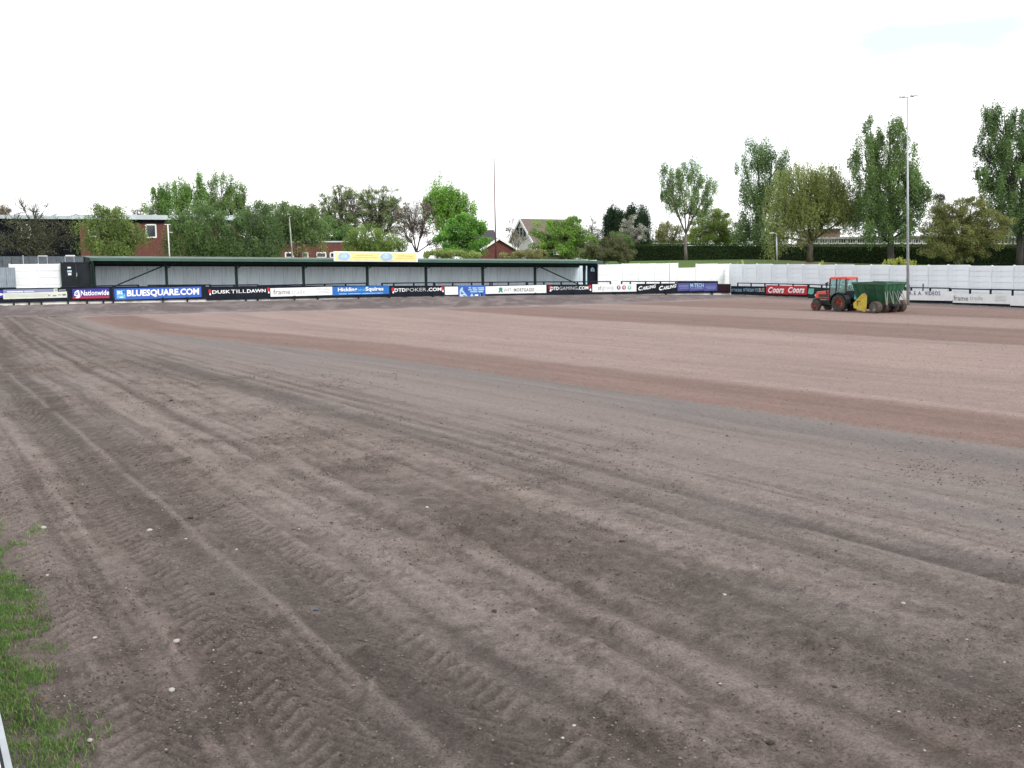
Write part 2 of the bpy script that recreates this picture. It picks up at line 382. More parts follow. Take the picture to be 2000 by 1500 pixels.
# ------------------------------------------------------------------ outer ground
def zout(x, y):
    x = np.asarray(x, float); y = np.asarray(y, float)
    outside = np.maximum(sm(-6.2, -8.5, d_far(x, y)), sm(-3.6, -5.5, d_right(x, y)))
    zr = 2.35 + 1.0 * sm(98, 128, y + .25 * (x - 20)) - .75 * sm(27, 44, x); zl = 1.3
    zz = zl + (zr - zl) * sm(-4, 9, x)
    inside = zbase(x, y) - .06
    inside = np.where((d_far(x, y) > -1) & (d_right(x, y) > -1), inside - .06, np.minimum(inside, 1.2))
    return np.where(y > 3, inside * (1 - outside) + zz * outside, -.1)
gx = np.unique(np.concatenate([np.arange(-80, 80.1, 1.0), np.linspace(-2500, -80, 30), np.linspace(80, 2500, 30)]))
gy = np.unique(np.concatenate([np.arange(-20, 180.1, 1.0), np.linspace(180, 4500, 40), np.linspace(-600, -20, 12)]))
GY, GX = np.meshgrid(gy, gx, indexing='ij'); GZ = zout(GX, GY)
gi = np.arange(GX.size).reshape(GX.shape); gq = np.stack([gi[:-1, :-1], gi[:-1, 1:], gi[1:, 1:], gi[1:, :-1]], -1).reshape(-1, 4)
gc = np.ones(GX.shape + (3,)) * C3(.075, .125, .035)
gc = mixc(gc, C3(.13, .13, .06), sm(.45, .7, fbm(GX * .15, GY * .15, 3)))
insd = ((d_far(GX, GY) > -3) & (d_right(GX, GY) > -3)).astype(float); gc = mixc(gc, C3(.17, .14, .13), insd)
grass_ground_mat = mat('grass_ground', (.07, .12, .035), .95)
gm = attr_mat('outer_ground', .95, 0, .1)
tag(grid_object('grass_field', np.stack([GX, GY, GZ], -1).reshape(-1, 3), gq, gc.reshape(-1, 3), gm), 'grass bank and open ground beyond the walls', kind='structure')
def oz(x, y): return float(zout(np.array([x]), np.array([y]))[0])

# ------------------------------------------------------------------ materials
M = dict(
    black=mat('black_board_paint', (.012, .016, .027), .7, var=.2, scale=2, spec=.12),
    maroon=mat('dark_maroon_board', (.022, .008, .016), .7, spec=.12),
    white=mat('white_sign_face', (.80, .81, .82), .45, var=.04),
    conc=mat('white_painted_concrete', (.78, .80, .82), .8, var=.06, scale=1.3, dirt=(.62, .66, .66), bump=.2, bscale=12),
    concg=mat('weathered_white_concrete', (.77, .81, .85), .8, var=.05, scale=.7, dirt=(.60, .66, .70), bump=.2, bscale=12),
    kerb=mat('kerb_concrete', (.74, .73, .70), .85, dirt=(.28, .26, .23), scale=1.2),
    blue=mat('royal_blue_sign', (.035, .115, .50), .4, var=.06),
    blue2=mat('mid_blue_sign', (.012, .14, .48), .4, var=.06),
    navy=mat('navy_sign', (.035, .035, .30), .4, var=.06),
    violet=mat('faded_violet_sign', (.07, .075, .27), .5, var=.08),
    red=mat('red_sign', (.50, .018, .03), .4, var=.06),
    teal=mat('teal_panel', (.18, .50, .42), .5),
    pblue=mat('pale_blue_print', (.38, .60, .76), .5),
    lblue=mat('light_blue_print', (.14, .48, .80), .5),
    wtext=mat('white_lettering', (.82, .83, .84), .5, var=.02),
    dgrey=mat('dark_grey_lettering', (.16, .16, .16), .5, var=.02),
    lgrey=mat('light_grey_lettering', (.46, .50, .50), .5, var=.02),
    grey=mat('grey_lettering', (.30, .32, .34), .5, var=.02),
    greenp=mat('green_print', (.05, .26, .17), .5),
    pgreen=mat('pale_green_print', (.55, .74, .68), .5),
    purple=mat('purple_lettering', (.06, .04, .22), .5, var=.02),
    yellow=mat('pale_yellow_sign', (.80, .74, .30), .5, var=.05),
    palegloss=mat('very_pale_blue_print', (.52, .70, .80), .5),
    cream=mat('cream_sign', (.66, .68, .60), .5, var=.05),
    greyblue=mat('grey_blue_sign', (.22, .25, .42), .5, var=.05),
    rail=mat('black_rail_paint', (.012, .014, .020), .6, spec=.2),
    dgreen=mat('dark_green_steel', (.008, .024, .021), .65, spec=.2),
    gutter=mat('green_fascia', (.048, .115, .090), .55, var=.14, scale=1.2),
    roofs=mat('weathered_green_roof', (.105, .150, .125), .7, var=.2, scale=.8),
    clad=mat('pale_blue_grey_cladding', (.77, .87, .95), .6, var=.08, scale=2.4, dscale=(1.5, 1.5, .12), dirt=(.48, .58, .67)),
    sheet=mat('grey_steel_sheet', (.33, .38, .43), .5, .3, var=.12),
    ply=mat('black_gate_boards', (.010, .015, .020), .35, var=.3, scale=1.1, spec=.25),
    brick=mat('red_brick', (.145, .054, .042), .85, var=.16, scale=4, bump=.3, bscale=20),
    brick2=mat('brown_brick', (.20, .13, .10), .85, var=.16, scale=4),
    bclad=mat('black_cladding', (.008, .009, .013), .9, var=.3, scale=1, spec=.05),
    wfas=mat('white_roof_edge', (.50, .56, .60), .5, var=.12, scale=.6),
    glass=mat('window_glass', (.03, .04, .05), .08, spec=.8),
    wpaint=mat('white_window_paint', (.78, .78, .78), .5, var=.03),
    slate=mat('dark_slate_roof', (.05, .048, .055), .7),
    rtile=mat('brown_roof_tile', (.15, .115, .105), .8, var=.12, scale=3, bump=.4, bscale=8),
    render=mat('white_render', (.62, .62, .60), .85, var=.08),
    croof=mat('grey_school_roof', (.30, .30, .30), .8),
    redpole=mat('red_mast_paint', (.13, .042, .035), .6),
    galv=mat('galvanised_steel', (.42, .45, .48), .45, .5),
    lampc=mat('lamp_housing', (.5, .5, .5), .5),
    conc2=mat('terrace_concrete', (.42, .41, .39), .9),
)

# ------------------------------------------------------------------ sign tools
_tc = {}
def text_data(s, bold=0., shear=0., res=2, spacing=1.):
    k = (s, bold, shear, spacing)
    if k not in _tc:
        cu = bpy.data.curves.new('lettering', 'FONT'); cu.body = s; cu.offset = bold; cu.shear = shear; cu.resolution_u = res; cu.space_character = spacing; cu.fill_mode = 'FRONT'
        o = bpy.data.objects.new('lettering', cu); COL.objects.link(o)
        dg = bpy.context.evaluated_depsgraph_get(); me = o.evaluated_get(dg).to_mesh()
        v = np.array([q.co[:2] for q in me.vertices]); f = [tuple(p.vertices) for p in me.polygons]
        o.evaluated_get(dg).to_mesh_clear(); bpy.data.objects.remove(o); bpy.data.curves.remove(cu)
        # metrics without descender effects: x range from the text, y range 0..cap height
        lo = v.min(0); hi = v.max(0); _tc[k] = (v, f, lo, hi)
    return _tc[k]

class Board:
    """a flat board on a vertical plane; x in photo columns along the line, y in photo rows"""
    def __init__(s, P, Dv, name, label, cat, group=None, off=0.):
        nrm = (Dv[1], -Dv[0]); s.n = Vector((nrm[0], nrm[1], 0)); s.P = (P[0] + nrm[0] * off, P[1] + nrm[1] * off); s.D = Dv; s.name = name
        s.label = label; s.cat = cat; s.group = group; s.root = None
    def pt(s, x, y, o=0.): return on_plane(x, y, s.P, s.D) + s.n * o
    def start(s, x, y):
        p = s.pt(x, y); s.root = empty(s.name, p, 0, s.label, s.cat, s.group); return s.root
    def slab(s, name, x0, x1, t0, t1, b0, b1, m_, o=0., th=.04):
        p = [s.pt(x0, b0), s.pt(x1, b1), s.pt(x1, t1), s.pt(x0, t0)]
        p[3].x, p[3].y = p[0].x, p[0].y; p[2].x, p[2].y = p[1].x, p[1].y
        if s.root is None: s.start(x0, b0)
        f = [q_ + s.n * o for q_ in p]; k = [q_ + s.n * (o - th) for q_ in p]
        mb = MB(); mb.hexa([f[0], f[1], k[1], k[0], f[3], f[2], k[2], k[3]])
        return mb.build(name, m_, s.root, True)
    def text(s, name, txt, x0, x1, t0, t1, b0, b1, m_, o=.03, bold=.0, shear=0., ref='full', spacing=1.):
        v, f, lo, hi = text_data(txt, bold, shear, 2, spacing)
        ylo = lo[1] if ref == 'full' else 0.; yhi = hi[1]
        uu = (v[:, 0] - lo[0]) / (hi[0] - lo[0]); ww = (v[:, 1] - ylo) / (yhi - ylo)
        A, B_, C_, D_ = s.pt(x0, b0), s.pt(x1, b1), s.pt(x1, t1), s.pt(x0, t0)
        A, B_, C_, D_ = [np.array(q_ + s.n * o) for q_ in (A, B_, C_, D_)]
        pts = (A * (1 - uu)[:, None] + B_ * uu[:, None]) * (1 - ww)[:, None] + (D_ * (1 - uu)[:, None] + C_ * uu[:, None]) * ww[:, None]
        mb = MB(); mb.add(pts.tolist(), f); return mb.build(name, m_, s.root, True)
    def shape(s, name, pts, m_, o=.03):
        mb = MB(); a = [s.pt(x, y, o) for x, y in pts]; mb.add(a, [tuple(range(len(a)))]); return mb.build(name, m_, s.root, True)
    def ell(s, name, cx, cy, rx, ry, m_, o=.03, n=20):
        return s.shape(name, [(cx + rx * math.cos(2 * math.pi * k / n), cy + ry * math.sin(2 * math.pi * k / n)) for k in range(n)], m_, o)
def lerp(a, b, t): return a + (b - a) * t
G_H = 'advertising boards round the track'
def far_board(label): return Board(BP, D30, 'advertising_board', label, 'advertising board', G_H)
def right_board(label): return Board(RP, DR, 'advertising_board', label, 'advertising board', G_H)

# --- far line, left to right
B = far_board('long black board with cream information panel under a grey blue strip, leftmost of the boards')
B.slab('backing', -45, 132, 564, 561.5, 593, 588, M['black'])
B.slab('end_panel', -45, 6.5, 568.5, 567, 582.5, 581.5, M['navy'], .03)
B.ell('emblem', 1, 575, 4.5, 2.2, M['wtext'], .05)
B.slab('header_strip', 6.5, 105, 566, 564, 573, 570.3, M['greyblue'], .03)
B.slab('header_text', 14, 45, 569.2, 568.7, 571.2, 570.5, M['wtext'], .045, .01); B.slab('header_text', 47, 66, 568.6, 568.1, 569.8, 569.4, M['wtext'], .045, .01)
B.slab('badge', 105, 112.5, 563.6, 563.4, 570.2, 570, M['cream'], .035); B.ell('badge_mark', 109, 566.8, 2, 1.8, M['grey'], .05)
B.slab('black_label', 112.5, 131, 563.8, 563.5, 569.3, 569, M['black'], .04)
B.slab('black_label_text', 114.5, 128.5, 566, 565.6, 567.3, 566.9, M['lgrey'], .055, .01)
B.slab('cream_panel', 6.5, 131, 573, 569.2, 584.4, 581, M['cream'], .035)
for k, (xa, xb) in enumerate(((9, 92), (10, 88), (9, 90))):
    B.slab('small_print', xa, xb, 575 + k * 2.4, 573 + k * 2.3, 575.7 + k * 2.4, 573.7 + k * 2.3, M['lgrey'], .05, .01)
B.shape('logo', [(92, 574.5), (96, 575.5), (100, 573.8), (97, 576.5), (100, 579), (96, 578), (92, 579.5), (94, 577)], M['grey'], .05)
B.slab('logo', 103, 110, 576.2, 576, 578.7, 578.5, M['greyblue'], .05, .01); B.slab('logo', 113, 120, 574.8, 574.8, 576.8, 576.4, M['grey'], .05, .01)
B.slab('logo', 122, 128.5, 573.8, 573.6, 577.2, 577, M['dgrey'], .05, .01)

B = far_board('navy and red board with white serif lettering and round emblem')
B.slab('backing', 132.6, 222, 561.5, 559.8, 588, 587.5, M['black'])
B.slab('blue_panel', 142, 213.5, 564.5, 563, 579.8, 578.4, M['navy'], .03)
B.slab('red_strip', 142, 213.5, 579.8, 578.4, 583.4, 582, M['red'], .03)
B.shape('emblem', [(144.5, 577), (146, 570), (151, 566.5), (154, 567), (155.5, 574), (157, 580), (153, 582.3), (147, 582), (150, 579)], M['wtext'], .05)
B.ell('emblem_centre', 149.6, 573.6, 2.6, 2.8, M['navy'], .06); B.ell('emblem_dot', 149.8, 573.6, .9, 1.2, M['wtext'], .07)
B.text('lettering', 'Nationwide', 157.5, 213, 567.3, 566, 577.6, 576.3, M['wtext'], .05, bold=.022)

B = far_board('bright blue board with big white capital web address')
B.slab('backing', 222.6, 403, 559.8, 557, 587.5, 584, M['black'])
B.slab('blue_panel', 224, 393.5, 564, 559.6, 586, 580, M['blue'], .03)
B.slab('pale_square', 228, 245, 567, 566.5, 583.4, 582.8, M['lblue'], .04, .01)
B.text('square_lettering', 'BS', 229, 239.5, 568, 567.6, 575, 574.6, M['wtext'], .055, bold=.03)
B.slab('square_bar', 233, 240, 579.6, 579.4, 581.8, 581.6, M['wtext'], .055, .01)
B.shape('square_flag', [(238, 568), (244, 568), (244, 572), (241.5, 575)], M['blue2'], .058)
B.text('lettering', 'BLUESQUARE.COM', 247.5, 388.5, 566.2, 562.6, 581.2, 577.6, M['wtext'], .05, bold=.042)

def dtd(label, x0, x1, t0, t1, b0, b1, words, sy0, sy1):
    B = far_board(label); B.slab('backing', x0 + .3, x1 - .3, t0, t1, b0, b1, M['black'])
    for ex, yy in ((x0 + 7, sy0), (x1 - 3.5, sy1)):
        B.shape('red_suit', [(ex - 3, yy + 3), (ex - 3, yy - 2), (ex - .5, yy - 4), (ex + 2, yy - 2), (ex + 2, yy + 2), (ex, yy + 4)], M['red'], .03)
        B.shape('white_suit', [(ex - 1.6, yy + 6.2), (ex + .2, yy + 3), (ex + 2, yy + 6.2), (ex + 1.2, yy + 8), (ex - .8, yy + 8)], M['wtext'], .045)
    for (w_, xa, xb, bold, mm) in words:
        ta = (xa - x0) / (x1 - x0); tb = (xb - x0) / (x1 - x0)
        B.text('lettering', w_, xa, xb, lerp(sy0, sy1, ta) - 1.2, lerp(sy0, sy1, tb) - 1.2, lerp(sy0, sy1, ta) + 5.8, lerp(sy0, sy1, tb) + 5.4, mm, .05, bold=bold)
    return B
dtd('black board with red and white card suits, lettering of three capital words', 403, 528, 559.6, 558, 586.5, 583.5,
    [('DUSK', 414, 449.5, .022, M['wtext']), ('TILL', 450.5, 480.5, -.004, M['wtext']), ('DAWN', 482, 518.5, .022, M['wtext'])], 568.5, 565)
B = far_board('white board with grey and pale lettering between a black and a blue board')
B.slab('backing', 528, 649, 558, 557.5, 584.2, 581.5, M['black'])
B.slab('white_panel', 528.4, 649, 563, 560, 579.5, 576, M['white'], .03)
B.text('lettering', 'frame', 533.5, 566.5, 565.5, 564.5, 575, 574.2, M['dgrey'], .05)
B.text('lettering', 'trade', 569, 596, 565.3, 564.5, 574, 573.2, M['lgrey'], .05, bold=-.004)
for k, (xa, xb) in enumerate(((618, 643), (614, 645), (622, 645), (618, 644))):
    B.slab('small_print', xa, xb, 562.6 + k * 3, 562 + k * 3, 563.3 + k * 3, 562.7 + k * 3, M['lgrey'], .05, .01)
B = far_board('blue board with two white names joined by a pale blue word')
B.slab('backing', 649.4, 760, 557.5, 558, 581.5, 580, M['black'])
B.slab('blue_panel', 649.4, 760, 560, 558.5, 577, 574, M['blue2'], .03)
B.text('lettering', 'Hickling', 659.5, 697, 562, 561, 571.5, 570.8, M['wtext'], .05, bold=.03)
B.text('lettering', 'and', 698, 713, 562.5, 562, 568.8, 568.4, M['lblue'], .05, bold=.012)
B.text('lettering', 'Squires', 713.5, 748.5, 560.2, 560, 570.5, 569.5, M['wtext'], .05, bold=.03)
for xa, xb in ((661, 677), (679.5, 704), (706, 733), (734.5, 748)):
    B.slab('small_print', xa, xb, lerp(573.4, 571.6, (xa - 661) / 88), lerp(573.4, 571.6, (xb - 661) / 88), lerp(574.8, 573, (xa - 661) / 88), lerp(574.8, 573, (xb - 661) / 88), M['pblue'], .05, .01)
dtd('black board with red and white card suits, lettering of a poker web address', 760.4, 868, 558, 557.8, 580, 578,
    [('DTD', 770, 792, .022, M['wtext']), ('POKER', 793, 832, 0, M['lgrey']), ('.COM', 834, 861.5, .024, M['wtext'])], 564.8, 562.5)
B = far_board('small blank white board beside the deep blue poster')
B.slab('backing', 868.4, 895, 557.8, 557.6, 578, 577.5, M['black']); B.slab('white_panel', 868.8, 894.4, 560, 559.8, 575.8, 575.4, M['white'], .03)
B = far_board('deep blue poster board with pale swirl and small crests, reaching lowest of its row')
B.slab('poster', 895.4, 947.5, 558, 557.4, 581.5, 580.6, M['blue'], .03)
B.shape('swirl', [(897, 568), (900, 562), (904, 560.5), (903, 566), (906, 570), (911, 576), (912.5, 579.5), (908, 578), (903, 572), (901, 570), (899.5, 575), (897.5, 576)], M['pblue'], .05)
B.shape('swirl', [(904.5, 561), (908.5, 562), (911.5, 566), (911, 571), (909.5, 566.5)], M['violet'], .05)
B.text('lettering', 'BBT', 897.5, 907, 574.6, 574.6, 579.5, 579.3, M['wtext'], .055, bold=.03)
for (xa, xb, ya) in ((915, 919.5, 560.6), (922, 930, 561.2), (932, 944.5, 561), (914, 921, 564.6), (923, 932, 564.8), (934, 944.8, 564.4), (918, 932, 568.4), (934, 943, 568.2)):
    B.slab('poster_line', xa, xb, ya, ya - .1, ya + 2.6, ya + 2.5, M['pblue'], .05, .01)
B.shape('crest', [(917.5, 579), (920, 573.6), (922, 573.6), (924.5, 579)], M['pblue'], .05); B.slab('crest', 927, 933.6, 575, 575, 578, 577.8, M['wtext'], .05, .01); B.ell('crest', 939.3, 576.6, 1.8, 2.4, M['pblue'], .05)
B = far_board('white board with green keyhole figure and thin black capitals')
B.slab('backing', 947.9, 1067, 557.4, 556, 578, 576.2, M['black'])
B.slab('white_panel', 948.2, 1066.6, 559.4, 556.6, 574, 572, M['white'], .03)
B.shape('keyhole', [(972.5, 571.5), (974.5, 567), (973.5, 564), (975, 561.8), (977.5, 561), (980, 562), (981.3, 564.4), (980, 567.2), (982, 571), (978.6, 571), (977.4, 567.8), (976, 571.2)], M['greenp'], .05)
B.text('lettering', 'JUST 1', 984, 1002, 563.4, 563.2, 570.4, 570.1, M['dgrey'], .05, bold=.008, spacing=1.25)
B.text('lettering', 'MORTGAGES', 1004, 1043, 562.8, 562.2, 569.8, 569, M['dgrey'], .05, bold=.018, spacing=1.2)
B.text('lettering', '.co.uk', 1045, 1063, 563.4, 563, 568.8, 568.4, M['pgreen'], .05, bold=.0)
B.slab('small_print', 956, 967, 567.6, 567.4, 568.4, 568.2, M['lgrey'], .05, .01)
dtd('black board with red and white card suits, lettering of a gaming web address', 1067.4, 1156, 556, 555.4, 576.2, 574.8,
    [('DTD', 1075, 1091, .022, M['wtext']), ('GAMING', 1092, 1127, 0, M['lgrey']), ('.COM', 1128, 1148.5, .024, M['wtext'])], 561.4, 559.8)
B = far_board('white board with grey letters and three coloured discs')
B.slab('backing', 1156.4, 1243, 555.2, 554.4, 574.8, 573.8, M['black']); B.slab('white_panel', 1156.8, 1242.6, 555.4, 554.8, 570.4, 569.2, M['white'], .03)
B.text('lettering', 'sf', 1167, 1174.5, 558, 558, 566, 566, M['grey'], .05, bold=.012)
B.text('lettering', 'group', 1175, 1199, 559.6, 559.4, 568, 567.6, M['lgrey'], .05)
for cx, mm in ((1207.8, M['violet']), (1218.2, M['red']), (1229, M['teal'])): B.ell('disc', cx, 561.5, 3.7, 4.2, mm, .05); B.shape('disc_mark', [(cx - 1, 559), (cx + 1.5, 559.6), (cx + .3, 562), (cx + 1.6, 564), (cx - 1.2, 563)], M['wtext'], .065)
B = far_board('black board with a white slanted beer name written twice')
B.slab('backing', 1243.4, 1322, 554.4, 553.2, 573.8, 573, M['black'])
for xa, xb, ya, yb in ((1246, 1280.5, 568, 562), (1286.5, 1320.5, 567.5, 561.2)):
    B.text('lettering', 'C', xa, xa + 8, ya - 9, ya - 9.6, ya, ya - 1, M['wtext'], .05, bold=.035, shear=.25)
    B.text('lettering', 'ARLING', xa + 7.6, xb, ya - 7.6, yb - 6.5, ya - 1, yb, M['wtext'], .05, bold=.03, shear=.25)
B = far_board('faded violet blue board in three panels beside the dark maroon board')
B.slab('backing', 1322.4, 1401, 550.4, 550.6, 572.6, 571.8, M['black'])
for xa, xb in ((1323, 1346.4), (1346.8, 1374), (1374.4, 1400.4)): B.slab('violet_panel', xa, xb, 553, 552.6, 568.6, 567.4, M['violet'], .03)
B.text('lettering', 'M-TECH', 1347.8, 1373.6, 553.6, 553.4, 561.6, 561.2, M['pblue'], .05, bold=.012)
for xa, xb, ya in ((1325, 1344.5, 557), (1325, 1344, 559.6), (1326, 1344.5, 562.4), (1348, 1373, 563.4), (1378, 1397, 558.4), (1377, 1398, 561), (1380, 1396, 563.4)):
    B.slab('small_print', xa, xb, ya, ya - .2, ya + 1.1, ya + .9, M['greyblue'], .05, .01)
B = far_board('plain dark maroon board closing the corner')
B.slab('backing', 1401.4, 1427, 554.4, 554.8, 571.6, 572.4, M['maroon'])
# --- right line
def rb_(x, a, b_): return a + (b_ - a) * (x - 1427) / (2000 - 1427)
B = right_board('near black board with pale blue capital slogan')
B.slab('backing', 1427.6, 1496.5, 558.5, 559.5, 574.2, 577.2, M['black'])
B.text('lettering', 'AT THE END', 1429, 1450, 564.2, 564.2, 569.2, 569.6, M['pblue'], .05, bold=.014)
B.text('lettering', 'OF THE DAY', 1452.5, 1474, 563.4, 563.4, 569.2, 569.8, M['pblue'], .05, bold=.014)
B.text('lettering', 'ITS', 1475.5, 1481.5, 563.6, 563.6, 569.6, 569.8, M['pblue'], .05, bold=.01); B.text('lettering', 'BUS', 1483, 1494, 562.6, 562.6, 570, 570.2, M['cream'], .05, bold=.0)
B = right_board('red board with a white beer name written twice')
B.slab('backing', 1496.9, 1577, 557, 559.5, 577.2, 580.6, M['maroon'])
B.slab('red_panel', 1497, 1576.6, 558, 558.4, 574, 575.6, M['red'], .03)
for xa, xb in ((1501, 1532.5), (1540, 1572.5)):
    B.text('lettering', 'C', xa, xa + 9.5, 560.5, 560.5, 572, 572.3, M['wtext'], .05, bold=.03, shear=.3)
    B.text('lettering', 'oors', xa + 9, xb, 563, 563.4, 572, 572.8, M['wtext'], .05, bold=.035, shear=.3)
B = right_board('dark green board with a pale teal square behind the tractor bonnet')
B.slab('backing', 1577.4, 1640, 560, 564, 582, 586, M['dgreen']); B.shape('teal_square', [(1578.6, 573), (1580.5, 563.6), (1591, 563.4), (1589.6, 573.6), (1585, 575)], M['teal'], .04)
B = right_board('plain dark green board hidden behind the tractor and spreader')
B.slab('backing', 1640.4, 1750, 563, 566, 586, 592, M['dgreen'])
B = right_board('white board with spaced dark blue hand painted capitals')
B.slab('backing', 1750.4, 1861, 580, 585, 589.5, 593.5, M['black'], -.02); B.slab('white_panel', 1751, 1860, 567.5, 569, 585.5, 587.5, M['white'], .03)
B.text('lettering', 'R.E.A.', 1777, 1802.5, 569, 569, 576.2, 576.4, M['purple'], .05, bold=.01, spacing=1.3)
B.text('lettering', 'VIDEOS', 1807, 1837.5, 568.8, 568.8, 576.6, 577, M['purple'], .05, bold=.012, spacing=1.15)
B = right_board('white board with grey and pale lettering beside the plain white board')
B.slab('backing', 1861.4, 1973, 586, 590, 594, 599, M['black'], -.02); B.slab('white_panel', 1861.4, 1972.6, 573.4, 575.2, 591, 594, M['white'], .03)
B.text('lettering', 'frame', 1863.5, 1892, 577, 577.6, 587, 587.4, M['dgrey'], .05)
B.text('lettering', 'trade', 1895, 1920.5, 577.2, 577.6, 586, 586.4, M['lgrey'], .05)
for k in range(4): B.slab('small_print', 1944, 1966, 577.5 + k * 3, 578 + k * 3, 578.2 + k * 3, 578.7 + k * 3, M['lgrey'], .05, .01)
B = right_board('plain white board at the right edge of the picture')
B.slab('backing', 1973.4, 2110, 592, 597, 600, 606, M['black'], -.02); B.slab('white_panel', 1973.4, 2108, 577.4, 581, 596.6, 602, M['white'], .03)

# kerb blocks and short black feet under the boards
def strip(name, P, Dv, xs, ytops, ybots, m_, off, th, label, cat=None, kind='structure'):
    bd = Board(P, Dv, name, label, cat, None, off); mb = MB()
    for i in range(len(xs) - 1):
        a, b_ = bd.pt(xs[i], ybots[i]), bd.pt(xs[i + 1], ybots[i + 1]); c_, d_ = bd.pt(xs[i + 1], ytops[i + 1]), bd.pt(xs[i], ytops[i])
        c_.x, c_.y = b_.x, b_.y; d_.x, d_.y = a.x, a.y
        o_ = -bd.n * th; mb.hexa([a, b_, b_ + o_, a + o_, d_, c_, c_ + o_, d_ + o_])
    o = mb.build(name, m_); tag(o, label, cat, kind=kind); return o
strip('kerb', BP, D30, [-45, 132, 403, 530, 760, 1067, 1156, 1322, 1427], [584, 581, 578, 577, 574, 571, 570, 568, 567], [598, 594, 590, 589, 585, 580, 579, 577, 577], M['kerb'], -.12, .15, 'pale concrete kerb under the far boards')
strip('kerb', RP, DR, [1427, 1577, 1750, 1861, 2108], [569, 577, 584, 588, 598], [577, 584.5, 592, 597, 609], M['kerb'], -.12, .15, 'pale concrete kerb under the right hand boards')
FEET = {27: 'left part of the cream information panel', 57: 'middle of the cream information panel', 81: 'right part of the cream information panel', 133: 'join of the cream panel and the navy and red board', 170: 'middle of the navy and red board', 202: 'right part of the navy and red board', 221: 'join of the navy and red board and the bright blue board',
        318: 'middle of the bright blue web address board', 366: 'right part of the bright blue web address board', 480: 'right half of the three word black board', 503: 'right end of the three word black board', 575: 'middle of the white board before the two name board', 620: 'white board just before the two name board', 700: 'middle of the two name blue board', 760: 'right end of the two name blue board',
        845: 'right part of the poker address board', 940: 'right end of the deep blue poster', 1045: 'right part of the green keyhole board', 1120: 'right part of the gaming address board', 1200: 'white board with three coloured discs', 1300: 'right part of the black board with two beer names', 1390: 'right end of the faded violet blue board'}
foot = MB().box((0, 0, .16), (.10, .12, .42)).mesh('foot', M['rail'])
for x in [27, 57, 81, 133, 170, 202, 221, 318, 366, 480, 503, 575, 620, 700, 760, 845, 940, 1045, 1120, 1200, 1300, 1390]:
    yb = np.interp(x, [0, 222, 403, 530, 760, 1067, 1400], [593, 589.5, 586, 584.5, 581, 577, 573.5])
    p = on_plane(x, yb, BP, D30)
    o = bpy.data.objects.new('board_foot', foot); COL.objects.link(o); o.location = (p.x + .03, p.y - .06, p.z - .12); o.rotation_euler = (0, 0, math.radians(30))
    tag(o, 'black foot under the ' + FEET[x], 'board foot', 'short black feet under the far advertising boards')

# ------------------------------------------------------------------ perimeter rails
def rail_run(P, Dv, x0, x1, yt0, yt1, drop, label, step=None, posts=None, off=-.25):
    bd = Board(P, Dv, 'perimeter_rail', label, 'rail', 'black rails above the advertising boards', off)
    a, b_ = bd.pt(x0, yt0), bd.pt(x1, yt1); root = bd.start(x0, yt0)
    MB().tube([a, b_], .045, 8).build('rail', M['rail'], root, True, True)
    ps = posts or np.linspace(x0, x1, max(2, int(round((x1 - x0) / step)) + 1))
    for x in ps:
        t = (x - x0) / (x1 - x0); p = bd.pt(x, yt0 + (yt1 - yt0) * t)
        MB().box((p.x, p.y, p.z - drop / 2 + .03), (.11, .09, drop), math.atan2(Dv[1], Dv[0])).build('post', M['rail'], root, True)
rail_run(BP, D30, -45, 30, 563.4, 562.4, .9, 'black rail at the far left in front of the grey steel sheet', 38)
rail_run(BP, D30, 120, 165, 561, 559.4, .9, 'black rail beside the black double gate', 40)
rail_run(BP, D30, 180, 270, 559, 556.8, .9, 'black rail above the navy and the bright blue board', 42)
rail_run(BP, D30, 290, 410, 557.2, 556.4, .9, 'black rail above the right half of the bright blue board', 40)
rail_run(BP, D30, 411, 503, 557.6, 556.2, .9, 'black rail above the three word black board', 42)
rail_run(BP, D30, 504, 716, 558, 553, .9, 'long black rail above the first white board and the two name board', posts=[504, 548, 590, 634, 675, 716])
rail_run(BP, D30, 746, 848, 553.4, 552, .9, 'black rail above the poker address board', posts=[746, 769, 808, 847])
rail_run(BP, D30, 849, 960, 552.6, 551.2, .9, 'black rail above the small blank board and the blue poster', posts=[849, 884, 921, 957])
rail_run(BP, D30, 961, 1028, 551.4, 550.6, .9, 'black rail above the green keyhole board', posts=[961, 993, 1028])
rail_run(BP, D30, 1029, 1192, 550.8, 550, .9, 'black rail in front of the last bay of the stand', posts=[1030, 1062, 1096, 1128, 1160, 1192])
rail_run(BP, D30, 1214, 1401, 549.8, 549.6, .9, 'black rail in front of the white wall corner', posts=[1214, 1231, 1261, 1290, 1320, 1347, 1375, 1401])
rail_run(RP, DR, 1441, 1578, 552.6, 555.6, .8, 'black rail above the near black and red boards', posts=[1441, 1467, 1494, 1521, 1549, 1578])
rail_run(RP, DR, 1580, 1662, 555.6, 558, .8, 'black rail passing behind the tractor cab', posts=[1580, 1605, 1634, 1662])
rail_run(RP, DR, 1664, 1770, 557, 561.5, .9, 'black rail passing behind the green spreader', posts=[1664, 1700, 1735, 1770])
rail_run(RP, DR, 1772, 1855, 561.6, 563, .7, 'black rail above the hand painted white board', posts=[1780, 1817, 1855])
rail_run(RP, DR, 1857, 2105, 564, 568.5, 1.0, 'black rail above the boards at the right edge', posts=[1857, 1895, 1935, 1978, 2030, 2085])
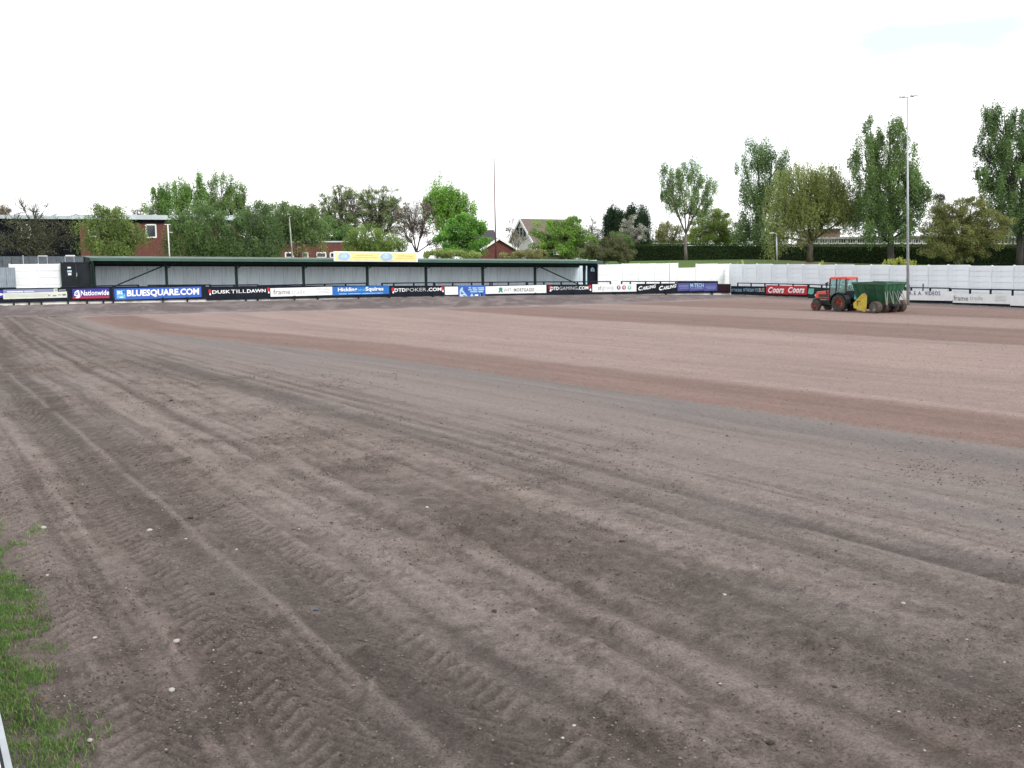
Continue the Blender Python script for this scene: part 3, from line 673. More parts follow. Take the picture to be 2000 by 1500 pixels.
# thin tall bars beside the floodlight
for x, yt in ((1767, 554), (1776, 556), (1803, 554)):
    bd = Board(RP, DR, 'thin_post', '', '', None, -.5); p = bd.pt(x, yt); q_ = bd.pt(x, 572)
    o = MB().tube([(p.x, p.y, q_.z), (p.x, p.y, p.z)], .045, 6).build('thin_post', M['rail'])
    tag(o, {1767: 'thin black upright just left of the floodlight pole foot', 1776: 'thin black upright just right of the floodlight pole foot', 1803: 'thin black upright standing alone right of the floodlight pole'}[x], 'post')

# ------------------------------------------------------------------ concrete walls
def plank_mesh(w, h, m_, name='concrete_plank'):
    mb = MB(); mb.box((w / 2, 0, h / 2), (w - .02, .06, h - .045)); mb.box((w / 2, .02, h / 2), (w - .012, .03, h)); return mb.mesh(name, m_)
def wall_bays(P, Dv, xs, ztops, zbot, label, m_, nrow=7, off=0., post_m=None, kind_label='wall'):
    """one wall thing made of bays; each bay is a stack of planks between posts"""
    bd = Board(P, Dv, 'concrete_wall', label, 'wall', None, off)
    a = bd.pt(xs[0], 560); root = empty('concrete_wall', (a.x, a.y, zbot), math.atan2(Dv[1], Dv[0]), label, 'wall')
    for i in range(len(xs) - 1):
        p, q_ = bd.pt(xs[i], 540), bd.pt(xs[i + 1], 540); w_ = (Vector((q_.x, q_.y)) - Vector((p.x, p.y))).length
        s_ = (Vector((p.x, p.y)) - Vector((a.x, a.y))).length; h_ = (ztops[i] - zbot) / nrow
        me = plank_mesh(w_ - .10, h_, m_)
        for k in range(nrow):
            o = bpy.data.objects.new('concrete_plank', me); COL.objects.link(o); o.parent = root
            o.location = (s_ + .05, random.uniform(-.008, .008), k * h_)
        pm = MB().box((0, 0, (ztops[i] - zbot) / 2 + .02), (.10, .12, ztops[i] - zbot + .04)).mesh('concrete_post', post_m or m_)
        o = bpy.data.objects.new('concrete_post', pm); COL.objects.link(o); o.parent = root; o.location = (s_, 0, 0)
        if i == len(xs) - 2:
            o = bpy.data.objects.new('concrete_post', pm); COL.objects.link(o); o.parent = root; o.location = (s_ + w_, 0, 0)
    return root
xsR = [1425.5, 1451, 1478, 1507, 1538, 1568, 1600, 1632, 1666, 1701, 1737, 1774, 1813, 1851, 1893, 1937, 1980, 2024, 2070, 2118]
def wz(P, Dv, x, y): return on_plane(x, y, P, Dv).z
ztR = [wz(WP, DR, x, 515.4 + (x - 1425) / 575 * 3.6) + random.uniform(-.04, .04) for x in xsR]
wall_bays(WP, DR, xsR, ztR, .0, 'long white plank wall running towards the right edge behind the tractor', M['concg'])
WF = (SP[0] + .5 * .3, SP[1] - .866 * .3)
xsB = [1168.5, 1186, 1216, 1248, 1278.5, 1307]
wall_bays(WF, D30, xsB, [wz(WF, D30, x, y) for x, y in zip(xsB, (517, 516.8, 515.2, 515, 514.8, 514.4))], .1, 'smooth white wall next to the dark end of the stand', M['conc'], 6)
wall_bays(WF, D30, [1307.4, 1323], [wz(WF, D30, 1315, 514)] * 2, .1, 'narrow white wall pillar where the far wall steps', M['conc'], 6)
WF2 = (WF[0] - .5 * 1.4, WF[1] + .866 * 1.4)
wall_bays(WF2, D30, [1324, 1358.6], [wz(WF2, D30, 1340, 523)] * 2, .1, 'lowered bay of white wall missing its top plank', M['conc'], 6)
wall_bays(WF2, D30, [1359.4, 1400, 1426.5], [wz(WF2, D30, 1370, 515.4), wz(WF2, D30, 1410, 515.4), 0], .1, 'white wall reaching into the far right corner', M['conc'], 7)
WL = (SP[0], SP[1])
rl = wall_bays(WL, D30, [20, 76, 120], [wz(WL, D30, 40, 516), wz(WL, D30, 100, 515.5), 0], .9, 'bright white plank wall left of the black gate', M['conc'], 6)
# end posts proud of that wall
# grey steel sheet at far left
Bd = Board((SP[0] + .5 * .6, SP[1] - .866 * .6), D30, 'steel_sheet_fence', 'grey ribbed steel sheet fence at the left edge in front of the white wall', 'fence')
Bd.start(0, 565)
def corr_sheet(w, h, m_, name, depth=.035, n=8):
    mb = MB(); v = []; f = []
    prof = []
    for k in range(n):
        x = w * k / n; s_ = w / n
        prof += [(x, 0), (x + s_ * .3, 0), (x + s_ * .45, -depth), (x + s_ * .85, -depth)]
    prof.append((w, 0))
    for x, y in prof: v += [(x, y, 0), (x, y, h)]
    for k in range(len(prof) - 1): f.append((2 * k, 2 * k + 2, 2 * k + 3, 2 * k + 1))
    mb.add(v, f); return mb.mesh(name, m_)
for xa in (-42, -23, -5, 14):
    p = Bd.pt(xa, 566); q_ = Bd.pt(xa + 18.4, 566); w_ = (q_ - p).length; h_ = Bd.pt(xa, 522.5).z - p.z
    o = link('steel_sheet', corr_sheet(w_, h_, M['sheet'], 'steel_sheet', .05, 5), Bd.root, True); o.location = p; o.rotation_euler = (0, 0, math.radians(30))

# ------------------------------------------------------------------ black double gate
Bd = Board((SP[0] + .5 * .35, SP[1] - .866 * .35), D30, 'black_gate', 'tall black double gate with three small notices', 'gate')
for xa, xb in ((123.5, 150.6), (151.2, 176.5)):
    Bd.slab('gate_leaf', xa, xb, 513, 513.4, 566, 564, M['ply'], 0, .05)
for xa in (121.2, 176.8): Bd.slab('gate_post', xa, xa + 2.2, 511.5, 511.6, 567, 566, M['dgreen'], .05, .12)
Bd.slab('top_rail', 123.5, 176.5, 511.8, 512.2, 513.4, 513.8, M['rail'], .03, .08)
Bd.slab('notice', 131.8, 138.4, 521.2, 521.2, 524.2, 524.2, M['white'], .03, .01); Bd.slab('notice', 131.4, 140, 527.8, 527.8, 532, 532, M['pblue'], .03, .01); Bd.slab('notice', 132.8, 139.4, 533.4, 533.4, 537.6, 537.4, M['white'], .03, .01)
MB().bar(Bd.pt(149.8, 533, .04), Bd.pt(149.8, 540, .04), .06).build('handle', M['galv'], Bd.root, True)

# ------------------------------------------------------------------ covered stand
bd = Board(SP, D30, 'covered_stand', '', '')
zf0 = bd.pt(182, 509.6).z; zf1 = bd.pt(1160, 514.6).z
sA = bd.pt(180, 545); sB = bd.pt(1166, 545); LEN = (Vector((sB.x, sB.y)) - Vector((sA.x, sA.y))).length
root = empty('covered_stand', (sA.x, sA.y, .5), 0, 'long low covered standing terrace with green roof and pale ribbed back wall', 'stand')
def SPt(s_, back, z):        # s along, back metres behind the posts
    return Vector((sA.x + D30[0] * s_ - .5 * back, sA.y + D30[1] * s_ + .866 * back, z))
def zf(s_): return zf0 + (zf1 - zf0) * s_ / LEN
def s_of(x): p = bd.pt(x, 545); return (p.x - sA.x) * D30[0] + (p.y - sA.y) * D30[1]
DEPTH = 2.9
# back wall sheets
ns = 46; w_ = (LEN + 1.9) / ns
sh = corr_sheet(w_ - .01, 3.4, M['clad'], 'cladding_sheet', .03, 7)
for k in range(ns):
    s_ = .1 + k * w_; o = link('cladding_sheet', sh, root, True)
    o.location = SPt(s_, DEPTH + random.uniform(0, .02), zf(s_) - 3.05 + random.uniform(-.02, .02)); o.rotation_euler = (0, 0, math.radians(30))
# roof: fascia, roof sheets, underside
def prism(s0, s1, b0, b1, zl0, zl1, zh0, zh1, nm, m_, par=root):   # constant-section piece that follows the roof fall
    mb = MB(); mb.hexa([SPt(s0, b0, zf(s0) + zl0), SPt(s1, b0, zf(s1) + zl0), SPt(s1, b1, zf(s1) + zl1), SPt(s0, b1, zf(s0) + zl1),
                        SPt(s0, b0, zf(s0) + zh0), SPt(s1, b0, zf(s1) + zh0), SPt(s1, b1, zf(s1) + zh1), SPt(s0, b1, zf(s0) + zh1)]); return mb.build(nm, m_, par, True)
cut = [0] + [s_of(x) + .5 for x in (335, 478, 610, 740, 860, 965, 1068)] + [LEN]
for i in range(len(cut) - 1):
    prism(cut[i] + (.01 if i else -.2), cut[i + 1] - .01, -1.05, -.95, 0, 0, .20, .20, 'fascia', M['gutter'])
nr = 42
for k in range(nr):
    s0 = -.15 + (LEN + .15) * k / nr; s1 = -.15 + (LEN + .15) * (k + 1) / nr - .012
    prism(s0, s1, -.94, DEPTH + .3, .17, .36, .21, .40, 'roof_sheet', M['roofs'])
prism(-.1, LEN - .1, -.2, 0, -.22, -.22, .12, .16, 'front_beam', M['dgreen'])
prism(-.1, LEN - .1, DEPTH - .14, DEPTH - .05, -.36, -.36, .30, .31, 'roof_shade_strip', M['dgreen'])  # dark strip added over the sheet tops to stand for shade under the roof
for k in range(12):
    s_ = .2 + (LEN - .4) * k / 11; prism(s_ - .05, s_ + .05, -.9, DEPTH, .0, .18, .15, .33, 'rafter', M['dgreen'])
for x in (184, 325.5, 462, 593, 717.5, 832, 943, 1045, 1141):
    s_ = s_of(x); MB().hexa([SPt(s_ - .09, -.09, .3), SPt(s_ + .09, -.09, .3), SPt(s_ + .09, .09, .3), SPt(s_ - .09, .09, .3), SPt(s_ - .09, -.09, zf(s_) - .1), SPt(s_ + .09, -.09, zf(s_) - .1), SPt(s_ + .09, .09, zf(s_) - .1), SPt(s_ - .09, .09, zf(s_) - .1)]).build('post', M['dgreen'], root, True)
    if x not in (184, 1141): MB().bar(SPt(s_, -.02, zf(s_) - .55), SPt(s_ + .7, -.85, zf(s_) - .02), .06).build('gutter_bracket', M['dgreen'], root, True)
MB().bar(bd.pt(323, 517.4, .1), bd.pt(216, 562, .1), .09).build('brace', M['dgreen'], root, True)
MB().bar(bd.pt(1047, 518.4, .1), bd.pt(1130, 556.5, .1), .09).build('brace', M['dgreen'], root, True)
for k in range(3):
    mb = MB(); b0 = DEPTH - .1 - k * 1.1; mb.hexa([SPt(0, b0 - 1.1, .2), SPt(LEN - 1, b0 - 1.1, .2), SPt(LEN - 1, b0, .2), SPt(0, b0, .2), SPt(0, b0 - 1.1, zf0 - 2.5 - k * .22), SPt(LEN - 1, b0 - 1.1, zf1 - 2.35 - k * .22), SPt(LEN - 1, b0, zf1 - 2.35 - k * .22), SPt(0, b0, zf0 - 2.5 - k * .22)]); mb.build('terrace_step', M['conc2'], root, True)
# closed right end: white door edge, black panel, notice
bd2 = Board(SP, D30, '', '', ''); bd2.root = root
bd2.slab('end_panel', 1147.5, 1167, 515.6, 515.8, 562, 562, M['black'], .0, .06)
bd2.slab('pale_jamb', 1143.8, 1145.4, 517, 517, 556, 556, M['pblue'], .0, .05)
bd2.shape('notice', [(1153.6, 530), (1153, 525), (1156.4, 521.4), (1160, 524), (1161, 530)], M['pblue'], .03); bd2.shape('notice_mark', [(1155.6, 529), (1157.4, 524.6), (1159.2, 529)], M['greenp'], .045)
prism(-.05, .02, -.9, DEPTH, -2.9, -2.6, .15, .32, 'end_wall', M['dgreen'])
# yellow banner standing on the roof edge
Bn = Board((SP[0] + .5 * 1.15, SP[1] - .866 * 1.15), D30, 'roof_banner', 'long pale yellow banner with two pale blue ovals on the stand roof edge', 'banner')
Bn.slab('white_border', 652, 816, 490.6, 492.6, 510.2, 511.6, M['white'], 0, .04)
Bn.slab('yellow_face', 655, 813, 492.8, 494.6, 508, 509.4, M['yellow'], .02, .01)
for cx, cy in ((672, 500.4), (754.6, 501.4)):
    Bn.ell('oval', cx, cy, 13.4, 8, M['white'], .035, 28); Bn.ell('oval', cx, cy, 12, 7.2, M['pblue'], .05, 28); Bn.ell('oval_gloss', cx - 1, cy - 1, 7.5, 4.6, M['palegloss'], .06, 20)
YT = mat('faded_yellow_print', (.66, .58, .25), .6, var=.02)
for xa, xb, ya in ((695, 728, 497.4), (690, 738, 502)): Bn.slab('faded_print', xa, xb, ya, ya + .3, ya + 1.5, ya + 1.8, YT, .04, .01)
Bn.text('faded_number', '01773 765386', 776, 806, 498, 498.4, 501.6, 502, YT, .05, bold=.01)
Bn.slab('faded_print', 773, 809, 504, 504.3, 505.2, 505.5, YT, .04, .01)

# ------------------------------------------------------------------ poles
def pole(name, label, cat, xb, yb, xt, yt, Yd, r0, r1, m_, below=0., n=10):
    b_ = at_depth(xb, yb, Yd); t_ = at_depth(xt, yt, Yd); b_.z -= below
    root = empty(name, b_, 0, label, cat); o = MB().tube([b_, b_.lerp(t_, .5), t_], [r0, (r0 + r1) / 2, r1], n).build('pole', m_, root, True, True); return root, b_, t_
r_, b_, t_ = pole('floodlight_pole', 'tall tapering grey floodlight pole with two lamps behind the right boards', 'floodlight', 1774.3, 572, 1772.6, 190, 74.5, .11, .035, M['galv'], 1.2)
MB().bar(t_ + Vector((-.32, .25, .0)), t_ + Vector((.38, -.15, .02)), .05).build('cross_arm', M['galv'], r_, True)
for dx, w2 in ((-.42, .3), (.42, .42)):
    mb = MB(); c_ = t_ + Vector((dx, -.1, .02 + (.06 if dx > 0 else -.02))); mb.hexa([c_ + Vector(q_) for q_ in ((-w2 / 2, -.2, -.06), (w2 / 2, -.2, -.02), (w2 / 2, .2, 0), (-w2 / 2, .2, -.04), (-w2 / 2, -.18, .04), (w2 / 2, -.18, .08), (w2 / 2, .2, .12), (-w2 / 2, .2, .08))]); mb.build('lamp_head', M['lampc'], r_, True, bevel=.01)
pole('red_mast', 'very tall thin red mast leaning slightly left behind the stand', 'mast', 968.6, 512, 964.9, 310, 112, .11, .035, M['redpole'], 1.5)
r_, b_, t_ = pole('street_lamp', 'grey green street lamp with short arm in front of the willow', 'street lamp', 1518, 514, 1516.6, 462, 112, .085, .06, M['galv'], .5)
e1 = at_depth(1516, 456.5, 112); e2 = at_depth(1511, 454.8, 112); e3 = at_depth(1503, 455.6, 112)
MB().tube([t_, e1, e2], [.06, .05, .045], 8).build('arm', M['galv'], r_, True, True)
MB().bar(e2, e3, .22, .14).build('lamp_head', M['lampc'], r_, True, bevel=.03)
r_, b_, t_ = pole('white_pole', 'thin white pole with small cross bar standing in front of the brick school', 'pole', 331.4, 502, 327.6, 438, 92, .055, .045, M['wpaint'], 1)
MB().bar(at_depth(321.5, 438.6, 92), at_depth(333, 438.4, 92), .05).build('cross_bar', M['wpaint'], r_, True)
MB().bar(at_depth(328.5, 453, 92), at_depth(337, 454.2, 92), .04).build('side_arm', M['wpaint'], r_, True)

# goal frames, bars and mesh fence behind the left wall
for (x0, x1, yt, yb, lab) in ((75.6, 92, 501.4, 520, 'white goal frame behind the middle of the white wall'), (129.4, 146, 500.4, 516, 'white goal frame behind the black gate')):
    a, b_, c_, d_ = at_depth(x0, yb, 84), at_depth(x0 + .6, yt, 84), at_depth(x1 - 1.4, yt, 84), at_depth(x1, yb, 84)
    r_ = empty('goal_frame', a, 0, lab, 'goal frame'); a.z -= .6; d_.z -= .6
    MB().bar(a, b_, .2).build('upright', M['wpaint'], r_, True); MB().bar(c_, d_, .2).build('upright', M['wpaint'], r_, True); MB().bar(b_ + Vector((-.05, 0, 0)), c_ + Vector((.05, 0, 0)), .18).build('crossbar', M['wpaint'], r_, True)
for x0, x1, lab in ((147, 159.5, 'short white horizontal bar right of the goal frame above the gate'), (166, 180, 'short white horizontal bar beside the stand roof end')):
    a, b_ = at_depth(x0, 504.4, 86), at_depth(x1, 504.4, 86); r_ = empty('white_barrier', a, 0, lab, 'barrier'); MB().bar(a, b_, .10, .12).build('bar', M['wpaint'], r_, True)
    for e in (a.lerp(b_, .12), a.lerp(b_, .88)): MB().bar(e - Vector((0, 0, 1.6)), e - Vector((0, 0, .05)), .06).build('leg', M['galv'], r_, True)
Bd = Board((SP[0] - .5 * 7, SP[1] + .866 * 7), D30, 'mesh_fence', 'grey blue panel fence behind the white wall at the left', 'fence')
fen = mat('dull_grey_fence', (.10, .12, .145), .7, var=.2)
for k in range(13):
    xa = -45 + k * 17.5; Bd.slab('fence_panel', xa, xa + 16.8, 500.4, 500.6, 545, 545, fen, 0, .04)
for xa in (-8, 47): Bd.slab('fence_post', xa, xa + 1.6, 498.5, 498.5, 545, 545, M['galv'], .06, .08)

# ------------------------------------------------------------------ buildings
def plane_pt(P, Dv, x, y, back=0.):
    return on_plane(x, y, P, Dv) + Vector((-Dv[1], Dv[0], 0)) * back
class Bld:
    def __init__(s, P, Dv, label, cat, x, name='building'):
        s.P = P; s.D = Dv; p = on_plane(x, 500, P, Dv); s.root = empty(name, (p.x, p.y, 1.), 0, label, cat); s.back = Vector((-Dv[1], Dv[0], 0))
    def z(s, x, y): return on_plane(x, y, s.P, s.D).z
    def blk(s, name, x0, x1, z0, z1, m_, b0=0., b1=8., parent=None):
        a, b_ = on_plane(x0, 500, s.P, s.D), on_plane(x1, 500, s.P, s.D); a.z = b_.z = 0
        A, B_, C_, D_ = a + s.back * b0, b_ + s.back * b0, b_ + s.back * b1, a + s.back * b1; u_ = Vector((0, 0, 1))
        mb = MB(); mb.hexa([A + u_ * z0, B_ + u_ * z0, C_ + u_ * z0, D_ + u_ * z0, A + u_ * z1, B_ + u_ * z1, C_ + u_ * z1, D_ + u_ * z1])
        return mb.build(name, m_, parent or s.root, True)
    def window(s, x0, x1, yt, yb, fr=.12, bars=0):
        xm = (x0 + x1) / 2; z1 = s.z(xm, yt); z0 = s.z(xm, yb); a, b_ = on_plane(x0, 500, s.P, s.D), on_plane(x1, 500, s.P, s.D); a.z = b_.z = 0
        d = (b_ - a).normalized(); u_ = Vector((0, 0, 1)); f = -s.back * .06
        w = MB()
        for (p, q_) in ((a + u_ * z0, b_ + u_ * z0), (a + u_ * z1, b_ + u_ * z1), (a + u_ * z0, a + u_ * z1), (b_ + u_ * z0, b_ + u_ * z1)):
            w.bar(p + f, q_ + f, fr)
        for k in range(bars):
            p = a.lerp(b_, (k + 1) / (bars + 1)); w.bar(p + u_ * z0 + f, p + u_ * z1 + f, fr * .6)
        o = w.build('window', M['wpaint'], s.root, True)
        g = MB(); g.hexa([a + f * .3 + u_ * z0, b_ + f * .3 + u_ * z0, b_ + u_ * z0 + s.back * .05, a + u_ * z0 + s.back * .05, a + f * .3 + u_ * z1, b_ + f * .3 + u_ * z1, b_ + u_ * z1 + s.back * .05, a + u_ * z1 + s.back * .05])
        g2 = g.build('pane', M['glass'], None); g2.parent = o; g2.matrix_parent_inverse = s.root.matrix_basis.inverted() @ Matrix.Identity(4) if False else (Matrix.Translation(s.root.location)).inverted() @ Matrix.Identity(4)
        g2.matrix_parent_inverse = (Matrix.Translation(s.root.location) @ o.matrix_parent_inverse).inverted()
        return o
SBP = (-45., 126.)
b1 = Bld(SBP, D30, 'two storey school with black clad left part, red brick right part and white roof edge', 'school building', 100, 'school_building')
zt = b1.z(240, 429)
b1.blk('black_wall', -90, 158, .8, zt, M['bclad'], 0, 10); b1.blk('brick_wall', 158.2, 470, .8, zt - .35, M['brick'], 0, 10)
b1.blk('soffit', 158.4, 470, zt - .34, zt, M['bclad'], -.25, 10)
b1.blk('roof_edge', -92, 158, zt + .01, zt + .42, M['wfas'], -.4, 10.4); b1.blk('roof_edge', 158.2, 472, zt + .01, zt + .55, M['wfas'], -.5, 10.4)
for k in range(-2, 12): b1.blk('roof_ridge', 40 + k * 38, 43 + k * 38, zt + .56, zt + .66, M['wfas'], -.3, 10)
b1.window(45.5, 62, 439.5, 464, .12, 0); b1.window(176, 192, 440, 462, .12); b1.window(288, 307, 439, 463.5, .15); b1.window(-20, -4, 440, 464, .12)
b1.window(430, 452, 440, 462, .16, 1)
MB().box(tuple(on_plane(263.5, 470, SBP, D30) + Vector((.0, -.12, 0))), (.25, .2, .5), math.radians(30)).build('wall_lamp', M['lampc'], b1.root, True)
LBP = (-28., 124.)
b2 = Bld(LBP, D30, 'low flat roofed red brick block with white framed windows behind the stand', 'school building', 600, 'school_building')
zt = b2.z(600, 473.6)
b2.blk('brick_wall', 468, 735, .8, zt, M['brick'], 0, 9); b2.blk('coping', 466, 737, zt + .005, zt + .16, M['wfas'], -.1, 9.1)
for xa, xb in ((484, 497), (500, 513), (557.5, 573.5), (592, 601), (619, 636), (645, 662), (680, 697)): b2.window(xa, xb, 493.6, 503, .15)
# white gabled house
def gabled(P, apex_px, apex_py, hw, rise, rd, length, eave_drop, m_wall, m_roof, label, name, zb=1.5, barge=None, cat='house'):
    A = at_depth(apex_px, apex_py, P); r_ = Vector((rd[0], rd[1], 0)).normalized(); g = Vector((r_.y, -r_.x, 0))   # g points to the near eave
    root = empty(name, (A.x, A.y, zb), 0, label, cat)
    ez = A.z - rise; e1 = A + g * hw; e2 = A - g * hw; e1.z = e2.z = ez
    mb = MB(); w = [Vector((e2.x, e2.y, zb)), Vector((e1.x, e1.y, zb)), e1, A, e2]; w2 = [q_ + r_ * length for q_ in w]
    mb.add(w + w2, [(0, 1, 2, 3, 4), (9, 8, 7, 6, 5), (1, 6, 7, 2), (5, 0, 4, 9), (0, 5, 6, 1)]); mb.build('wall', m_wall, root, True)
    for sg, nm in ((1, 'roof'), (-1, 'roof')):
        ee = A + g * sg * (hw + .3); ee.z = A.z - rise * (hw + .3) / hw
        a0 = A - r_ * .25 + Vector((0, 0, .03)); a1 = A + r_ * (length + .25) + Vector((0, 0, .03)); b0_ = ee - r_ * .25 + Vector((0, 0, .03)); b1_ = ee + r_ * (length + .25) + Vector((0, 0, .03)); up = Vector((0, 0, .14))
        MB().hexa([b0_, b1_, a1, a0, b0_ + up, b1_ + up, a1 + up, a0 + up]).build(nm, m_roof, root, True)
        if barge: MB().bar(ee - r_ * .3 + Vector((0, 0, .06)), A - r_ * .3 + Vector((0, 0, .06)), .08, .28).build('bargeboard', barge, root, True)
    return root, A, r_, g
r_, A, rr, g = gabled(150, 1018, 429.5, 4.3, 4.9, (.80, .60), 9, 0, M['render'], M['rtile'], 'white rendered house with steep brown tiled roof', 'white_house', 1.5, M['wpaint'])
for t in (-.75, 0, .75):
    c_ = A + g * t - rr * .03; MB().hexa([c_ + g * -.28 + Vector((0, 0, -2.4)), c_ + g * .28 + Vector((0, 0, -2.4)), c_ + g * .28 + rr * .1 + Vector((0, 0, -2.4)), c_ + g * -.28 + rr * .1 + Vector((0, 0, -2.4)), c_ + g * -.28 + Vector((0, 0, -1.1)), c_ + g * .28 + Vector((0, 0, -1.1)), c_ + g * .28 + rr * .1 + Vector((0, 0, -1.1)), c_ + g * -.28 + rr * .1 + Vector((0, 0, -1.1))]).build('window', M['glass'], r_, True)
c_ = A + g * 5.4; c_.z -= 4.6
MB().hexa([c_ + Vector(q_) for q_ in ((-3, -.2, -.4), (3.4, .6, -.4), (3, 3, -.4), (-3, 3, -.4), (-3, -.2, 0), (3.4, .6, 0), (3, 3, .1), (-3, 3, .1))]).build('lean_to', M['render'], r_, True)
r_, A, rr, g = gabled(128, 974, 466.5, 2.1, 1.25, (-.26, .965), 7, 0, M['brick'], M['slate'], 'small red brick bungalow with white bargeboards behind the red mast', 'brick_bungalow', 1.3, M['wpaint'])
c_ = A - rr * .04; MB().hexa([c_ + Vector(q_) for q_ in ((-.9, -.0, -2.4), (-.1, -.0, -2.4), (-.1, .05, -2.4), (-.9, .05, -2.4), (-.9, -.0, -1.75), (-.1, -.0, -1.75), (-.1, .05, -1.75), (-.9, .05, -1.75))]).build('window', M['glass'], r_, True)
r_, A, rr, g = gabled(142, 918, 452, 3.0, 2.0, (.97, .2), 3.0, 0, M['brick'], M['slate'], 'dark slate roofed house with brick chimney hidden behind the bright green tree', 'slate_roof_house', 1.3)
p = at_depth(940.5, 447, 142); MB().box((p.x, p.y, p.z - .3), (.8, .8, 2.4)).build('chimney', M['brick'], r_, True)
# low white building, school blocks at right
b3 = Bld((36, 150), (1., .05), 'low white flat roofed building seen between conifers and poplar', 'building', 1300, 'low_building')
b3.blk('wall', 1272, 1338, 3, b3.z(1300, 470.5), M['render'], 0, 6); b3.blk('roof', 1270, 1312, b3.z(1300, 470), b3.z(1300, 467.6), M['wfas'], -.3, 6); b3.blk('roof', 1313, 1340, b3.z(1300, 471), b3.z(1300, 469), M['wfas'], -.3, 6)
b4 = Bld((60, 152), (1., -.08), 'tan school block with sloping roof right of the willow trunk', 'school building', 1620, 'school_block')
b4.blk('wall', 1592, 1640, 3, b4.z(1620, 449), M['brick2'], 0, 12); b4.blk('roof', 1589, 1642, b4.z(1620, 448.8), b4.z(1620, 446.6), M['slate'], -.6, 12.5)
b5 = Bld((62, 146), (1., -.12), 'long single storey school with a row of white framed windows', 'school building', 1750, 'school_block')
b5.blk('wall', 1576, 1890, 3, b5.z(1750, 465), M['brick2'], 0, 10); b5.blk('roof', 1572, 1892, b5.z(1750, 464.8), b5.z(1750, 461), M['croof'], -.8, 10.5)
for k in range(17):
    xa = 1582 + k * 18.2; b5.window(xa, xa + 15, 466.5, 475.5, .16, 2)
b6 = Bld((70, 140), (1., -.12), 'grey roofed school wing at the right edge', 'school building', 1960, 'school_block')
b6.blk('wall', 1893, 2120, 3, b6.z(1960, 466), M['brick2'], 0, 10)
a, b_ = on_plane(1890, 466, (70, 140), (1., -.12)), on_plane(2125, 466, (70, 140), (1., -.12)); b_.z = a.z
MB().add([a + Vector((0, -.6, -.1)), b_ + Vector((0, -.6, -.1)), b_ + Vector((0, 7, 1.4)), a + Vector((2.5, 7, 1.4)), a + Vector((0, -.6, 0)), b_ + Vector((0, -.6, 0)), b_ + Vector((0, 7, 1.5)), a + Vector((2.5, 7, 1.5))], [(3, 2, 1, 0), (4, 5, 6, 7), (0, 1, 5, 4), (1, 2, 6, 5), (2, 3, 7, 6), (3, 0, 4, 7)]).build('roof', M['croof'], b6.root, True)
for k in range(6): b6.window(1900 + k * 20, 1914 + k * 20, 468, 476, .14, 1)

# ------------------------------------------------------------------ trees
LEAF = 2.25
leaf_mat = attr_mat('foliage', .6, .45, .25)
bark_mats = {}
def bark(c):
    if c not in bark_mats: bark_mats[c] = mat('bark', c, .9, var=.3, scale=5, dscale=(1, 1, .3))
    return bark_mats[c]
def leaf_mesh(name, cen, col_, size, droop=0., asp=.55, up=0.):
    n_ = len(cen)
    a = rng.normal(size=(n_, 3)); a[:, 2] *= (1 - .6 * droop); a[:, 2] -= droop * 2.2; a[:, 2] += up * 1.6; a /= np.linalg.norm(a, axis=1)[:, None]
    r = rng.normal(size=(n_, 3)); b_ = np.cross(a, r); b_ /= np.linalg.norm(b_, axis=1)[:, None]
    s_ = size * rng.uniform(.6, 1.35, n_)[:, None]
    v = np.stack([cen - a * s_ * .5, cen + b_ * s_ * asp * .5, cen + a * s_ * .6, cen - b_ * s_ * asp * .5], 1).reshape(-1, 3)
    f = np.arange(n_ * 4).reshape(-1, 4)
    me = bpy.data.meshes.new(name); me.vertices.add(n_ * 4); me.vertices.foreach_set('co', v.ravel()); me.loops.add(n_ * 4); me.loops.foreach_set('vertex_index', f.ravel().astype(np.int32))
    me.polygons.add(n_); me.polygons.foreach_set('loop_start', np.arange(0, n_ * 4, 4, dtype=np.int32)); me.update(calc_edges=True)
    at_ = me.color_attributes.new('tint', 'FLOAT_COLOR', 'POINT'); c4_ = np.ones((n_ * 4, 4)); c4_[:, :3] = np.repeat(col_, 4, 0); at_.data.foreach_set('color', np.clip(c4_, 0, 1).ravel())
    me.materials.append(leaf_mat); return me
